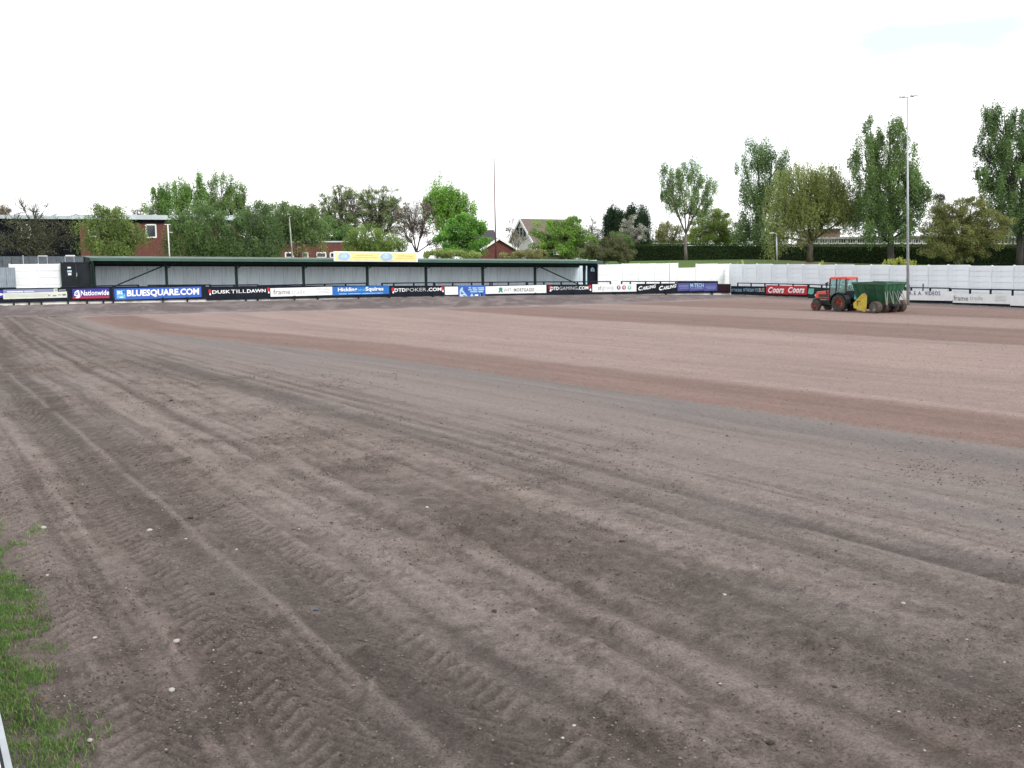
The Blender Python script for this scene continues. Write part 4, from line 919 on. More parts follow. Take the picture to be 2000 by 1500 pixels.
def tree(name, label, cat, Yd, bx, by, blobs, colr, nleaf=9000, lsize=.2, clumps=90, droop=0., up=0., barkc=(.10, .085, .07), tr=.22, fork=.35, twigs=0, spread=1., colr2=None, group=None, depth=.85, tfront=0., trunk_to=None, tuft=.55):
    """blobs: (px,py,rx,ry) ellipses of the crown outline at distance Yd, grown as real ellipsoids"""
    sc_ = Yd / F
    base = at_depth(bx, by, Yd - tfront); base.z = min(base.z, oz(base.x, base.y)) - .1 if trunk_to is None else trunk_to
    root = empty(name, base, 0, label, cat, group)
    bl = []
    for (px, py, rx, ry) in blobs:
        c_ = at_depth(px, py, Yd); bl.append((np.array(c_), rx * sc_ * 1.15, ry * sc_ * 1.10))
    vol = np.array([rx * rx * ry for _, rx, ry in bl]) ** .75; vol /= vol.sum()
    top = max(c_[2] + ry for c_, rx, ry in bl); low = min(c_[2] - ry for c_, rx, ry in bl)
    cx = sum(c_[0] * w for (c_, _, _), w in zip(bl, vol))
    mb = MB()
    h_ = top - base.z; fz = base.z + h_ * fork; fp = Vector((base.x + (cx - base.x) * .3, base.y, fz))
    if tfront:
        MB().tube([base, base.lerp(fp, .5) + Vector((-.12, 0, 0)), fp + Vector((-.25, 0, .3))], [tr, tr * .8, tr * .45], 8).build('trunk', bark(barkc), root, True, True)
        fp = Vector((base.x, Yd, base.z + h_ * .3)); barkc = (.12, .10, .085)
    mb.tube([base, base.lerp(fp, .5) + Vector((random.uniform(-.1, .1), 0, 0)), fp], [tr * 1.25, tr, tr * .8], 8)
    leafy = not (name in ('bare_tree',) or nleaf < 1000); nleaf = int(nleaf * (2.1 if leafy else .7)); lsize = lsize * (.92 if leafy else 1); tuft = tuft * (1.45 if leafy and up else 1.2)
    cen = []; cols = []; ds = lambda c_: (np.array(c_) * .88 + np.mean(c_) * .12 * np.array([1.06, 1, .9])) * LEAF; cr1 = ds(colr); cr2 = ds(colr2 if colr2 is not None else colr)
    for bi, ((c_, rx, ry), w) in enumerate(zip(bl, vol)):
        cc_ = Vector(c_); limb_end = cc_ + Vector((0, 0, ry * .35))
        mid = fp.lerp(cc_, .5) + Vector((random.uniform(-.2, .2), random.uniform(-.3, .3), random.uniform(-.1, .4)))
        lr = tr * (.28 + .5 * w ** .5); mb.tube([fp, mid, cc_, limb_end], [lr, lr * .75, lr * .5, lr * .2], 6)
        nc = max(3, int(clumps * w)); nl = max(30, int(nleaf * w) // nc)
        for k in range(nc):
            dv = rng.normal(size=3); dv /= np.linalg.norm(dv); rad = rng.uniform(.25, 1.0) ** .5
            jag = rng.uniform(.78, 1.12)
            p = c_ + dv * rad * np.array([rx, rx * depth, ry]) * jag * spread
            # branch to the clump
            if up: st = Vector(c_) + Vector((0, 0, -ry * .9)) if rng.random() < .6 else mid
            else: st = cc_.lerp(fp, rng.uniform(0, .5)) if rng.random() < .7 else mid
            P_ = Vector(p); m2 = st.lerp(P_, .55) + Vector((rng.uniform(-.15, .15), rng.uniform(-.15, .15), (.25 if not up else -.1) + rng.uniform(0, .25)))
            mb.tube([st, m2, P_], [lr * .32, lr * .2, .012], 4, False)
            for t_ in range(twigs):
                e = P_ + Vector(rng.normal(size=3) * .32 * (rx + ry) * .3) + Vector((0, 0, .25)); mb.tube([m2.lerp(P_, rng.uniform(.2, 1)), e], [.022, .01], 3, False)
            cs_ = (rx + ry) * .5 * tuft * rng.uniform(.45, .9) / max(1, (nc / 14.) ** .33)
            off = rng.normal(size=(nl, 3)); off /= np.maximum(np.linalg.norm(off, axis=1)[:, None], .01); off *= (rng.random((nl, 1)) ** .45) * cs_
            if up: off[:, 2] *= 1.7; off[:, 0] *= .75; off[:, 1] *= .75
            elif droop:
                ns_ = max(2, nl // (9 + int(12 * droop))); so = off[:ns_] * np.array([1, 1, .6]); si = rng.integers(0, ns_, nl)
                ln_ = (.35 + 2.2 * droop) * rng.uniform(.4, 1.2, ns_); tt_ = rng.random(nl)
                sl_ = rng.normal(size=(ns_, 2)) * .28; off = so[si] + rng.normal(size=(nl, 3)) * np.array([.08, .08, .05]); off[:, :2] += sl_[si] * tt_[:, None] * ln_[si][:, None] * .5; off[:, 2] += .25 * ln_[si] - tt_ * ln_[si]; off[:, :2] *= (1 + .25 * tt_)[:, None]
            else: off[:, 2] *= .75
            cen.append(p + off); tn = rng.uniform(.72, 1.25); mixv = rng.random()
            hgt = 1.0
            base_c = cr1 * mixv + cr2 * (1 - mixv)
            cols.append(np.repeat((base_c * tn)[None], nl, 0) * rng.uniform(.72, 1.3, (nl, 1)))
    t_o = mb.build('branches' if tfront else 'trunk', bark(barkc), root, True, True)
    cm = leaf_mesh('crown', np.concatenate(cen), np.concatenate(cols), lsize, droop, .5, up); link('crown', cm, root, True)
    return root
GR = (.075, .135, .030); GRL = (.125, .205, .040); GRD = (.038, .075, .022); BIRCH = (.082, .125, .034); OLV = (.125, .135, .042); POP = (.060, .100, .036); YEL = (.155, .205, .040); BRN = (.12, .098, .075)
BR = (.11, .09, .075)
G_T = 'trees behind the stand and the walls'
tree('bare_tree', 'nearly leafless tree with mossy trunk before the black clad school', 'tree', 96, 70, 520, [(70, 430, 38, 42), (35, 455, 38, 36), (110, 462, 46, 34), (10, 475, 28, 26), (70, 475, 40, 26)], (.075, .085, .045), 1500, .12, 95, barkc=(.085, .085, .055), tr=.26, fork=.35, twigs=10, spread=1.05)
tree('brown_shrub', 'brownish tree top at the left edge above the school roof', 'tree', 145, -6, 500, [(-6, 425, 22, 24), (12, 415, 10, 12)], BRN, 2500, .2, 30, twigs=3)
tree('birch_tree', 'light green birch in front of the join of black and brick school walls', 'tree', 97, 214, 515, [(214, 430, 40, 30), (190, 455, 34, 32), (240, 462, 36, 34), (215, 482, 48, 22), (262, 450, 18, 20), (214, 408, 22, 10)], (.100, .140, .034), 11000, .17, 130, droop=.35, barkc=(.25, .25, .22), tr=.13, colr2=(.075, .11, .03))
tree('bare_tree', 'dark leafless twiggy tree top between the light birch and tall green tree', 'tree', 148, 283, 500, [(275, 418, 20, 12), (298, 410, 14, 14)], BRN, 500, .14, 40, twigs=7, tr=.12)
tree('broadleaf_tree', 'tall open green tree rising behind the school roof, left one of the pair', 'tree', 145, 345, 500, [(312, 395, 22, 22), (345, 372, 28, 24), (378, 365, 24, 24), (345, 408, 52, 22), (300, 370, 10, 8), (395, 400, 20, 24)], (.085, .155, .035), 9000, .24, 110, up=.25, twigs=2, tr=.25, tuft=.42)
tree('broadleaf_tree', 'tall sparse upright tree rising behind the school roof, right one of the pair', 'tree', 146, 440, 500, [(432, 372, 24, 30), (462, 385, 22, 26), (440, 408, 44, 18), (415, 390, 14, 22), (478, 400, 14, 18)], (.085, .140, .040), 6500, .22, 110, up=.35, twigs=3, tr=.25, tuft=.38)
tree('birch_tree', 'large dense birch directly right of the thin white pole', 'tree', 99, 385, 515, [(385, 425, 44, 26), (355, 450, 30, 34), (410, 455, 46, 36), (380, 480, 52, 22), (440, 440, 22, 22), (430, 482, 26, 18)], (.072, .120, .034), 15000, .17, 150, droop=.4, barkc=(.2, .2, .18), tr=.15, colr2=(.05, .088, .03))
tree('birch_tree', 'drooping dark green birch left of the low brick block', 'tree', 101, 498, 515, [(500, 430, 36, 28), (470, 460, 30, 34), (520, 465, 30, 36), (495, 482, 48, 22), (510, 405, 16, 12)], (.066, .110, .036), 13000, .17, 140, droop=.55, barkc=(.25, .25, .23), tr=.13, colr2=(.048, .085, .03))
r_ = tree('birch_tree', 'birch with visible white trunk before the low brick block', 'tree', 104, 573, 500, [(560, 422, 28, 24), (595, 418, 32, 22), (545, 450, 24, 26), (610, 445, 30, 28), (580, 448, 28, 26), (535, 470, 18, 16)], (.080, .128, .040), 12000, .17, 110, droop=.35, barkc=(.42, .42, .40), tr=.11, fork=.78, tfront=1.7, colr2=(.055, .09, .03))
tree('sapling', 'thin yellowish sapling tuft in front of the low brick block', 'tree', 103, 592, 505, [(590, 488, 16, 12), (632, 480, 14, 8)], (.13, .14, .05), 900, .14, 24, droop=.3, tr=.05, fork=.2)
tree('broadleaf_tree', 'rounded mid green shrub mass over the low brick roof', 'tree', 140, 650, 490, [(640, 452, 40, 20), (676, 460, 26, 16), (605, 458, 30, 18), (565, 462, 30, 14)], (.070, .130, .035), 11000, .22, 70, tr=.2)
tree('alder_tree', 'half leafed tree with many visible limbs, left half of the wide clump', 'tree', 142, 662, 500, [(668, 385, 28, 24), (642, 402, 22, 24), (692, 400, 26, 34), (655, 428, 36, 24), (682, 440, 26, 18), (635, 425, 14, 18)], (.12, .185, .06), 8500, .15, 300, twigs=4, barkc=(.13, .115, .095), tr=.26, tuft=.36, colr2=(.125, .150, .065))
tree('alder_tree', 'half leafed tree with many visible limbs, right half of the wide clump', 'tree', 144, 738, 500, [(718, 388, 26, 24), (748, 388, 30, 26), (778, 412, 24, 28), (735, 420, 44, 28), (765, 440, 28, 20), (708, 430, 24, 22)], (.12, .185, .06), 9500, .15, 320, twigs=4, barkc=(.13, .115, .095), tr=.26, tuft=.36, colr2=(.125, .150, .065))
tree('bare_tree', 'purplish brown twiggy tree behind the right end of the yellow banner', 'tree', 128, 812, 505, [(800, 425, 30, 30), (830, 440, 28, 36), (790, 455, 26, 24), (838, 405, 14, 16), (850, 470, 22, 18)], (.12, .10, .075), 4200, .15, 150, twigs=5, barkc=(.13, .105, .095), tr=.2, tuft=.4)
tree('willow_shrub', 'yellow green rounded willow shrub behind the yellow banner', 'shrub', 112, 735, 512, [(712, 462, 30, 22), (745, 470, 32, 20), (690, 478, 18, 16), (772, 480, 22, 16), (725, 485, 44, 12)], (.110, .160, .035), 10000, .17, 100, droop=.35, tr=.12, colr2=(.08, .125, .03))
tree('broadleaf_tree', 'tall bright green tree with curved right side and visible dark limbs', 'tree', 136, 866, 505, [(855, 382, 28, 24), (878, 388, 26, 24), (892, 404, 26, 30), (868, 405, 30, 24), (908, 420, 20, 28), (845, 410, 24, 20), (880, 440, 30, 14), (915, 440, 14, 20)], (.105, .205, .030), 12000, .22, 130, up=.15, twigs=1, tr=.25, tuft=.45, barkc=(.06, .05, .04))
tree('broadleaf_tree', 'bright green bushy tree beside the brick chimney', 'tree', 116, 905, 515, [(900, 450, 34, 28), (925, 460, 26, 26), (880, 470, 24, 22), (910, 482, 40, 18), (905, 430, 20, 12)], (.095, .215, .028), 13000, .2, 110, tr=.16, colr2=(.06, .14, .025))
tree('hedge_bush', 'strip of pale green low bushes just over the stand roof below the bright tree', 'shrub', 110, 882, 515, [(850, 497, 24, 7), (882, 497, 26, 8), (915, 498, 22, 7)], (.14, .18, .05), 4500, .16, 50, tr=.05, fork=.2)
tree('bare_tree', 'slender leafless tree in front of the white gable', 'tree', 118, 1008, 512, [(1000, 452, 14, 22), (1015, 470, 16, 16), (992, 440, 8, 14)], (.14, .13, .09), 120, .12, 34, twigs=4, barkc=(.17, .15, .13), tr=.10)
tree('hedge_bush', 'olive brown low bushes between the bungalow and the bright green tree', 'shrub', 112, 1022, 515, [(1000, 499, 24, 6), (1030, 497, 26, 7), (1055, 498, 18, 8)], (.12, .12, .045), 5000, .16, 60, tr=.05, fork=.2)
tree('broadleaf_tree', 'bright green rounded tree covering the white house roof', 'tree', 120, 1096, 515, [(1075, 462, 32, 28), (1108, 458, 34, 28), (1140, 478, 26, 24), (1085, 486, 40, 16), (1112, 436, 18, 10), (1130, 496, 36, 12)], (.110, .200, .030), 14000, .2, 120, tr=.18, colr2=(.08, .13, .03))
tree('bare_tree', 'grey twiggy tree top just right of the white house roof', 'tree', 150, 1158, 505, [(1155, 448, 14, 22), (1168, 462, 16, 20), (1178, 476, 12, 14)], (.11, .115, .10), 2200, .17, 60, twigs=4, barkc=(.15, .15, .15), tr=.14)
tree('brown_shrub', 'dull brown green bush left of the clipped hedge', 'shrub', 116, 1178, 520, [(1172, 490, 26, 22), (1205, 485, 26, 24), (1150, 498, 16, 14), (1215, 502, 24, 12)], (.075, .082, .034), 9000, .16, 100, twigs=2, tr=.08, barkc=(.16, .14, .12), colr2=(.06, .07, .03))
tree('ivy_bush', 'mid green domed bush in front of the conifers', 'shrub', 132, 1212, 512, [(1205, 470, 20, 16), (1222, 476, 16, 14)], (.075, .12, .035), 3500, .17, 40, tr=.08)
for k, (px, w, yt) in enumerate(((1193, 13, 406), (1213, 13, 412), (1234, 14, 407), (1254, 15, 412))):
    tree('conifer', ('dark green conifer, leftmost of the clipped group of four', 'dark green conifer, second from left in the group of four', 'dark green conifer, third from left behind the blossom', 'dark green conifer, rightmost of the group with rounded shoulder')[k], 'tree', 142 - k, px, 510,
         [(px, yt + 12, w * .62, 12), (px, yt + 30, w * .95, 18), (px, yt + 52, w * 1.05, 20), (px, yt + 74, w * 1.05, 20)], (.016, .036, .017), 9000, .2, 90, up=.5, tr=.18, fork=.15, barkc=(.04, .03, .025), tuft=.85)
tree('blossom_tree', 'small white blossoming tree in front of the dark conifers', 'tree', 134, 1238, 508, [(1228, 440, 17, 18), (1240, 458, 24, 20), (1225, 462, 16, 16), (1250, 476, 14, 10)], (.34, .33, .31), 2300, .15, 80, twigs=3, barkc=(.16, .14, .14), tr=.12, colr2=(.14, .17, .10), tuft=.4)
tree('poplar_tree', 'slender open crowned poplar with forked bare trunk standing alone on the bank', 'tree', 127, 1340, 506, [(1303, 355, 16, 28), (1328, 350, 18, 28), (1357, 350, 18, 30), (1342, 392, 22, 26), (1382, 380, 15, 26), (1312, 392, 18, 24), (1365, 405, 22, 20), (1296, 372, 10, 22)], (.095, .145, .052), 7500, .2, 120, up=.6, twigs=1, barkc=(.20, .18, .16), tr=.19, fork=.27, tuft=.40)
tree('ochre_tree', 'small ochre green willow behind the hedge near the low white building', 'tree', 145, 1306, 505, [(1302, 448, 20, 16), (1292, 462, 12, 12), (1322, 458, 16, 16)], (.13, .14, .05), 3500, .18, 45, droop=.4, tr=.1)
tree('lime_tree', 'yellow green rounded tree behind the hedge right of the forked poplar', 'tree', 142, 1398, 505, [(1388, 440, 36, 26), (1418, 450, 34, 24), (1362, 462, 26, 16), (1400, 420, 22, 14), (1430, 466, 28, 14), (1385, 466, 40, 12)], (.160, .200, .040), 14000, .19, 110, tr=.18, colr2=(.085, .13, .03))
tree('poplar_tree', 'tall dark poplar standing behind the left side of the willow', 'tree', 136, 1490, 505, [(1478, 306, 26, 26), (1508, 316, 28, 28), (1456, 330, 16, 18), (1468, 375, 24, 34), (1505, 380, 34, 40), (1470, 430, 26, 36), (1450, 455, 20, 24), (1535, 350, 18, 26), (1490, 455, 40, 24)], (.080, .132, .042), 17000, .21, 170, up=.4, tr=.3, fork=.25, colr2=(.052, .092, .034), tuft=.5)
tree('willow_tree', 'large weeping willow with olive curtains of foliage', 'tree', 116, 1582, 508, [(1560, 350, 44, 26), (1610, 352, 46, 28), (1525, 390, 36, 34), (1580, 395, 50, 36), (1650, 385, 44, 32), (1530, 435, 34, 36), (1575, 420, 40, 30), (1672, 420, 30, 28), (1510, 462, 18, 26), (1620, 405, 44, 26)], (.132, .165, .045), 34000, .17, 320, droop=.9, barkc=(.10, .085, .06), tr=.33, fork=.22, colr2=(.100, .120, .038), tuft=.6)
tree('poplar_tree', 'very broad tall poplar behind the floodlight pole', 'tree', 113, 1741, 506, [(1700, 262, 22, 26), (1738, 258, 28, 26), (1765, 285, 20, 24), (1690, 305, 30, 30), (1735, 310, 42, 36), (1775, 330, 22, 26), (1690, 350, 34, 30), (1745, 360, 48, 34), (1795, 355, 24, 36), (1700, 400, 40, 30), (1755, 405, 50, 34), (1800, 395, 22, 26), (1735, 445, 60, 26)], (.095, .150, .045), 30000, .20, 270, up=.45, tr=.36, fork=.22, barkc=(.09, .08, .07), colr2=(.058, .100, .034), tuft=.42)
tree('gold_shrub', 'bronze yellow bushy tree overhanging the right wall', 'tree', 96, 1870, 514, [(1850, 420, 34, 28), (1895, 420, 34, 28), (1830, 452, 34, 26), (1880, 458, 50, 30), (1935, 440, 34, 34), (1860, 488, 50, 20), (1925, 470, 30, 24), (1900, 396, 20, 16)], (.120, .125, .036), 24000, .14, 330, twigs=3, tr=.14, fork=.18, barkc=(.16, .15, .07), colr2=(.080, .098, .032), tuft=.5)
tree('poplar_tree', 'dark tall poplar cut by the right edge of the picture', 'tree', 106, 1992, 506, [(1932, 240, 22, 26), (1962, 236, 26, 28), (1998, 256, 22, 30), (1930, 285, 24, 30), (1970, 295, 36, 36), (2015, 290, 34, 40), (1950, 345, 40, 34), (2000, 350, 40, 36), (1915, 350, 18, 20), (1975, 395, 44, 30), (2030, 400, 40, 40), (1995, 435, 44, 28)], (.080, .132, .045), 26000, .20, 240, up=.45, tr=.33, fork=.25, barkc=(.07, .065, .06), colr2=(.052, .088, .034), tuft=.42)
tree('yellow_weeds', 'bright yellow green flowering weeds showing over the wall by the floodlight', 'plant', 92, 1760, 530, [(1740, 514, 13, 5), (1758, 513, 12, 6), (1782, 515, 10, 4), (1724, 516, 6, 3)], (.20, .22, .035), 900, .10, 50, up=.7, tr=.03, fork=.2, trunk_to=.6, tuft=.5)
tree('yellow_weeds', 'small yellowish weed tuft over the wall right of the willow', 'plant', 104, 1602, 530, [(1603, 514, 6, 4)], (.25, .27, .06), 260, .10, 8, up=.6, tr=.02, fork=.2, trunk_to=.6)
tree('yellow_weeds', 'small yellowish weed tuft over the wall left of the street lamp', 'plant', 112, 1445, 530, [(1446, 513, 8, 3)], (.22, .25, .06), 260, .10, 8, up=.6, tr=.02, fork=.2, trunk_to=.6)
tree('dark_shrub', 'dark purplish shrub left of the bronze bushy tree', 'tree', 140, 1840, 505, [(1843, 400, 18, 26), (1832, 430, 20, 26), (1850, 440, 22, 24)], (.05, .055, .035), 3500, .17, 50, tr=.12, twigs=1)
tree('broadleaf_tree', 'dark green shrubs behind the school at the right edge', 'tree', 138, 2040, 505, [(2030, 450, 30, 24), (2000, 462, 20, 16), (2070, 440, 34, 30)], GRD, 4500, .2, 50, tr=.15)
# background trees beyond, softly closing gaps at the left and in the middle
tree('broadleaf_tree', 'distant green trees between the brick school and the low brick block', 'tree', 160, 540, 500, [(520, 420, 32, 24), (560, 420, 28, 24), (480, 428, 28, 18), (615, 425, 26, 22), (540, 450, 50, 20)], (.085, .13, .05), 9000, .24, 60, tr=.2)

# clipped hedge on the bank
def hedge(label, pts, hgt, thick, colr, nleaf, lsz=.13):
    """pts: (px, bottom py, depth)"""
    P_ = [at_depth(a_, b_, d_) for a_, b_, d_ in pts]; root = empty('clipped_hedge', P_[0], 0, label, 'hedge'); core = MB(); cen = []
    for i in range(len(P_) - 1):
        a_, b_ = P_[i], P_[i + 1]; d = (b_ - a_); ln = d.length; dn = d.normalized(); nn = Vector((dn.y, -dn.x, 0)).normalized()
        h0 = hgt[i]; h1 = hgt[i + 1]; k = .86
        core.hexa([a_ + nn * thick * .42 - Vector((0, 0, .4)), b_ + nn * thick * .42 - Vector((0, 0, .4)), b_ - nn * thick * .42 - Vector((0, 0, .4)), a_ - nn * thick * .42 - Vector((0, 0, .4)),
                   a_ + nn * thick * .38 + Vector((0, 0, h0 * k)), b_ + nn * thick * .38 + Vector((0, 0, h1 * k)), b_ - nn * thick * .38 + Vector((0, 0, h1 * k)), a_ - nn * thick * .38 + Vector((0, 0, h0 * k))])
        m_ = int(nleaf * ln / 70)
        t = rng.random(m_); face = rng.random(m_); hh = h0 + (h1 - h0) * t; bump_ = (fbm(t * ln * .5 + i * 7, t * 0 + 3, 3) - .5) * .5
        side = np.where(face < .62, .5, rng.uniform(-.5, .5, m_)) * thick + rng.normal(size=m_) * .09 + bump_ * .3
        zz = np.where(face < .62, rng.random(m_) * hh, hh * (1 + rng.normal(size=m_) * .03) + bump_ * .25) - .15
        A_ = np.array(a_); Dd = np.array(d); Nn = np.array(nn)
        cen.append(A_ + Dd * t[:, None] + Nn * side[:, None] + np.array([0, 0, 1.]) * zz[:, None])
    cen = np.concatenate(cen); tn = .6 + .8 * fbm(cen[:, 0] * .7, cen[:, 2] * 1.3 + cen[:, 1] * .1, 3)
    cols = np.array(colr)[None] * (tn * rng.uniform(.7, 1.35, len(cen)))[:, None]
    core.build('branches', mat('hedge_inside', (.012, .020, .008), .95), root, True); link('foliage', leaf_mesh('foliage', cen, cols, lsz), root, True)
hedge('long clipped dark green hedge along the top of the grass bank', [(1150, 512, 132), (1290, 507.5, 134), (1440, 508, 131), (1600, 512, 126), (1760, 515, 120), (1880, 518, 113), (2110, 525, 104)], [2.1, 2.05, 2.05, 2.15, 2.2, 2.2, 2.3], 1.6, (.050, .095, .026), 42000, .14)

# ------------------------------------------------------------------ tractor and spreader
TP = dict(red=mat('tractor_red', (.58, .045, .025), .4, var=.1, coat=.2), dk=mat('tractor_black', (.018, .022, .022), .5, var=.3), tyre=mat('tyre_rubber', (.035, .032, .030), .85, var=.3, scale=6, dirt=(.10, .08, .07)),
          rim=mat('orange_red_rim', (.88, .07, .025), .45), glass=None, green=mat('spreader_green', (.020, .090, .045), .5, var=.2, scale=2.5, dirt=(.016, .05, .03)),
          greenl=mat('spreader_green_rim', (.035, .11, .06), .5, var=.2), yel=mat('yellow_guard', (.50, .38, .05), .55, var=.1, scale=3, dirt=(.30, .22, .05)), steel=mat('dull_steel', (.30, .30, .30), .5, .6), hub=mat('pale_hub', (.30, .36, .35), .5),
          mud=mat('muddy_tyre', (.085, .062, .052), .95, var=.25, scale=5), teal=mat('teal_drum', (.06, .33, .40), .5), hiv=mat('high_visibility_yellow', (.45, .72, .05), .8), skin=mat('skin', (.50, .30, .22), .6), hair=mat('dark_hair', (.03, .02, .015), .8), navy=mat('dark_work_trousers', (.02, .025, .04), .9), rust=mat('rust_patch', (.30, .12, .03), .9))
gl = bpy.data.materials.new('cab_glass'); gl.use_nodes = True; gb = gl.node_tree.nodes['Principled BSDF']
gb.inputs['Base Color'].default_value = (.62, .80, .80, 1); gb.inputs['Roughness'].default_value = .03; gb.inputs['Transmission Weight'].default_value = .85; gb.inputs['IOR'].default_value = 1.15
HD = Vector((-.567, .824, 0)).normalized()
# rear axle centre: photo column 1651
rp_ = on_flat(1652, 607.6, .02); TZ = math.atan2(HD.y, HD.x)
tz0 = arena_z(rp_.x, rp_.y) + .02
tr_ = empty('tractor', (rp_.x, rp_.y, tz0), TZ, 'small red and black cab tractor towing a green spreader across the pitch', 'tractor')
def loc(mb, nm, m_, par=None, smooth=False, bevel=0): return mb.build(nm, m_, par if par is not None else tr_, False, smooth, bevel)
def wheel(par, x, y, r, w, side, rim_m, tyre_m, lug=True, n=28):
    y0 = y - w / 2; prof = [(0, r * .58), (0, r * .9), (w * .12, r * .98), (w * .5, r), (w * .88, r * .98), (w, r * .9), (w, r * .58)]
    wh = MB(); wh.lathe([(y0 + o - 0, rr_) for o, rr_ in prof], (x, 0, r), 'y', n)
    if lug:
        for k in range(18):
            a = 2 * math.pi * k / 18
            for sg in (-1, 1):
                a2 = a + (.09 if sg > 0 else 0); c1_ = Vector((x + math.cos(a2) * r * 1.0, y, r + math.sin(a2) * r * 1.0)); c2_ = Vector((x + math.cos(a2 + .16) * r * .985, y + sg * w * .48, r + math.sin(a2 + .16) * r * .985)); wh.bar(c1_, c2_, .045, .05)
    wo = empty('wheel', (0, 0, 0)); wo.parent = par
    wh.build('tyre', tyre_m, wo, False, False)
    yo = y + side * (w / 2 + .005); rm = MB(); s_ = side
    rm.lathe([(yo - s_ * .005, r * .585), (yo - s_ * .03, r * .55), (yo - s_ * .05, r * .30), (yo - s_ * .015, r * .24), (yo, r * .12)], (x, 0, r), 'y', 20); rm.build('rim', rim_m, wo, False, True)
    return wo
for x, r, w, y in ((0, .545, .36, .62), (1.88, .335, .24, .60)):
    for sg in (1, -1): wheel(tr_, x, sg * y, r, w, sg, TP['rim'], TP['tyre'])
# chassis and engine
loc(MB().box((.95, 0, .52), (2.2, .38, .30)), 'chassis', TP['dk'], bevel=.02)
loc(MB().tube([(0, -.45, .545), (0, .45, .545)], .12, 10), 'rear_axle', TP['dk']); loc(MB().tube([(1.88, -.5, .335), (1.88, .5, .335)], .06, 8), 'front_axle', TP['dk'])
loc(MB().hexa([(1.05, -.33, .78), (2.30, -.29, .80), (2.30, .29, .80), (1.05, .33, .78), (1.05, -.28, 1.34), (2.18, -.22, 1.22), (2.18, .22, 1.22), (1.05, .28, 1.34)]), 'bonnet', TP['red'], bevel=.05)
for sg in (1, -1):
    loc(MB().hexa([(1.2, sg * .30, .88), (1.95, sg * .285, .90), (1.95, sg * .325, .90), (1.2, sg * .345, .88), (1.2, sg * .29, 1.08), (1.95, sg * .27, 1.06), (1.95, sg * .30, 1.06), (1.2, sg * .315, 1.08)]), 'side_grille', TP['dk'])
    loc(MB().lathe([(0, .07), (.04, .065)], (2.27, sg * .18, .98), 'x', 12), 'headlight', M['wpaint'])
loc(MB().box((2.315, 0, 1.0), (.04, .28, .34)), 'front_grille', TP['dk'])
loc(MB().hexa([(2.28, -.3, .5), (2.50, -.26, .52), (2.50, .26, .52), (2.28, .3, .5), (2.28, -.3, .74), (2.46, -.26, .70), (2.46, .26, .70), (2.28, .3, .74)]), 'front_weight', TP['dk'], bevel=.02)
loc(MB().tube([(1.25, .36, 1.1), (1.25, .38, 1.5), (1.2, .38, 1.78), (1.14, .38, 1.86)], [.035, .04, .04, .035], 8), 'exhaust_pipe', TP['dk'])
# cab
cb = [(-.35, 1.02), (1.02, .88)]   # rear and front bottom x,z
def pil(a, b_, w=.065): loc(MB().bar(a, b_, w), 'cab_pillar', TP['dk'])
for sg in (1, -1):
    y0, y1 = sg * .58, sg * .54
    pil((1.0, sg * .42, .85), (.88, sg * .50, 2.08)); pil((.36, y0, .95), (.32, y1, 2.08)); pil((-.42, y0, 1.12), (-.38, y1, 2.08))
    loc(MB().bar((.98, sg * .45, .95), (-.42, y0, 1.15), .06), 'cab_sill', TP['dk'])
    loc(MB().hexa([(.95, sg * .44, .98), (.38, sg * .575, 1.02), (.38, sg * .56, 1.02), (.95, sg * .43, .98), (.86, sg * .50, 2.05), (.34, sg * .54, 2.05), (.34, sg * .53, 2.05), (.86, sg * .49, 2.05)]), 'door_glass', gl)
    loc(MB().hexa([(.32, sg * .58, 1.05), (-.38, sg * .58, 1.18), (-.38, sg * .57, 1.18), (.32, sg * .57, 1.05), (.30, sg * .54, 2.05), (-.35, sg * .54, 2.05), (-.35, sg * .53, 2.05), (.30, sg * .53, 2.05)]), 'side_glass', gl)
    # mudguard arc
    mg = MB(); pr = []
    for k in range(9):
        a = math.radians(-8 + k * 24); pr.append((math.cos(a) * .66, .545 + math.sin(a) * .64))
    for k in range(8):
        (xa, za), (xb, zb) = pr[k], pr[k + 1]; mg.hexa([(xa, sg * .42, za), (xb, sg * .42, zb), (xb, sg * .83, zb), (xa, sg * .83, za), (xa * 1.05, sg * .42, za + .035), (xb * 1.05, sg * .42, zb + .035), (xb * 1.05, sg * .83, zb + .035), (xa * 1.05, sg * .83, za + .035)])
    loc(mg, 'mudguard', TP['dk'])
    loc(MB().box((.62, sg * .60, .42), (.5, .16, .05)), 'step', TP['dk']); loc(MB().bar((.85, sg * .56, .42), (.85, sg * .5, .88), .04), 'step_hanger', TP['dk'])
loc(MB().hexa([(1.0, -.40, .95), (1.0, .40, .95), (.99, .40, .95), (.99, -.40, .95), (.88, -.48, 2.05), (.88, .48, 2.05), (.87, .48, 2.05), (.87, -.48, 2.05)]), 'windscreen', gl)
loc(MB().hexa([(-.42, -.54, 1.3), (-.42, .54, 1.3), (-.43, .54, 1.3), (-.43, -.54, 1.3), (-.39, -.5, 2.05), (-.39, .5, 2.05), (-.40, .5, 2.05), (-.40, -.5, 2.05)]), 'rear_window', gl)
loc(MB().box((-.38, 0, 1.08), (.10, 1.06, .44)), 'rear_panel', TP['dk'])
loc(MB().box((.3, 0, .82), (1.3, .84, .12)), 'cab_floor', TP['dk'])
loc(MB().hexa([(-.50, -.60, 2.07), (.98, -.56, 2.05), (.98, .56, 2.05), (-.50, .60, 2.07), (-.44, -.54, 2.21), (.84, -.5, 2.20), (.84, .5, 2.20), (-.44, .54, 2.21)]), 'roof', TP['red'], bevel=.04)
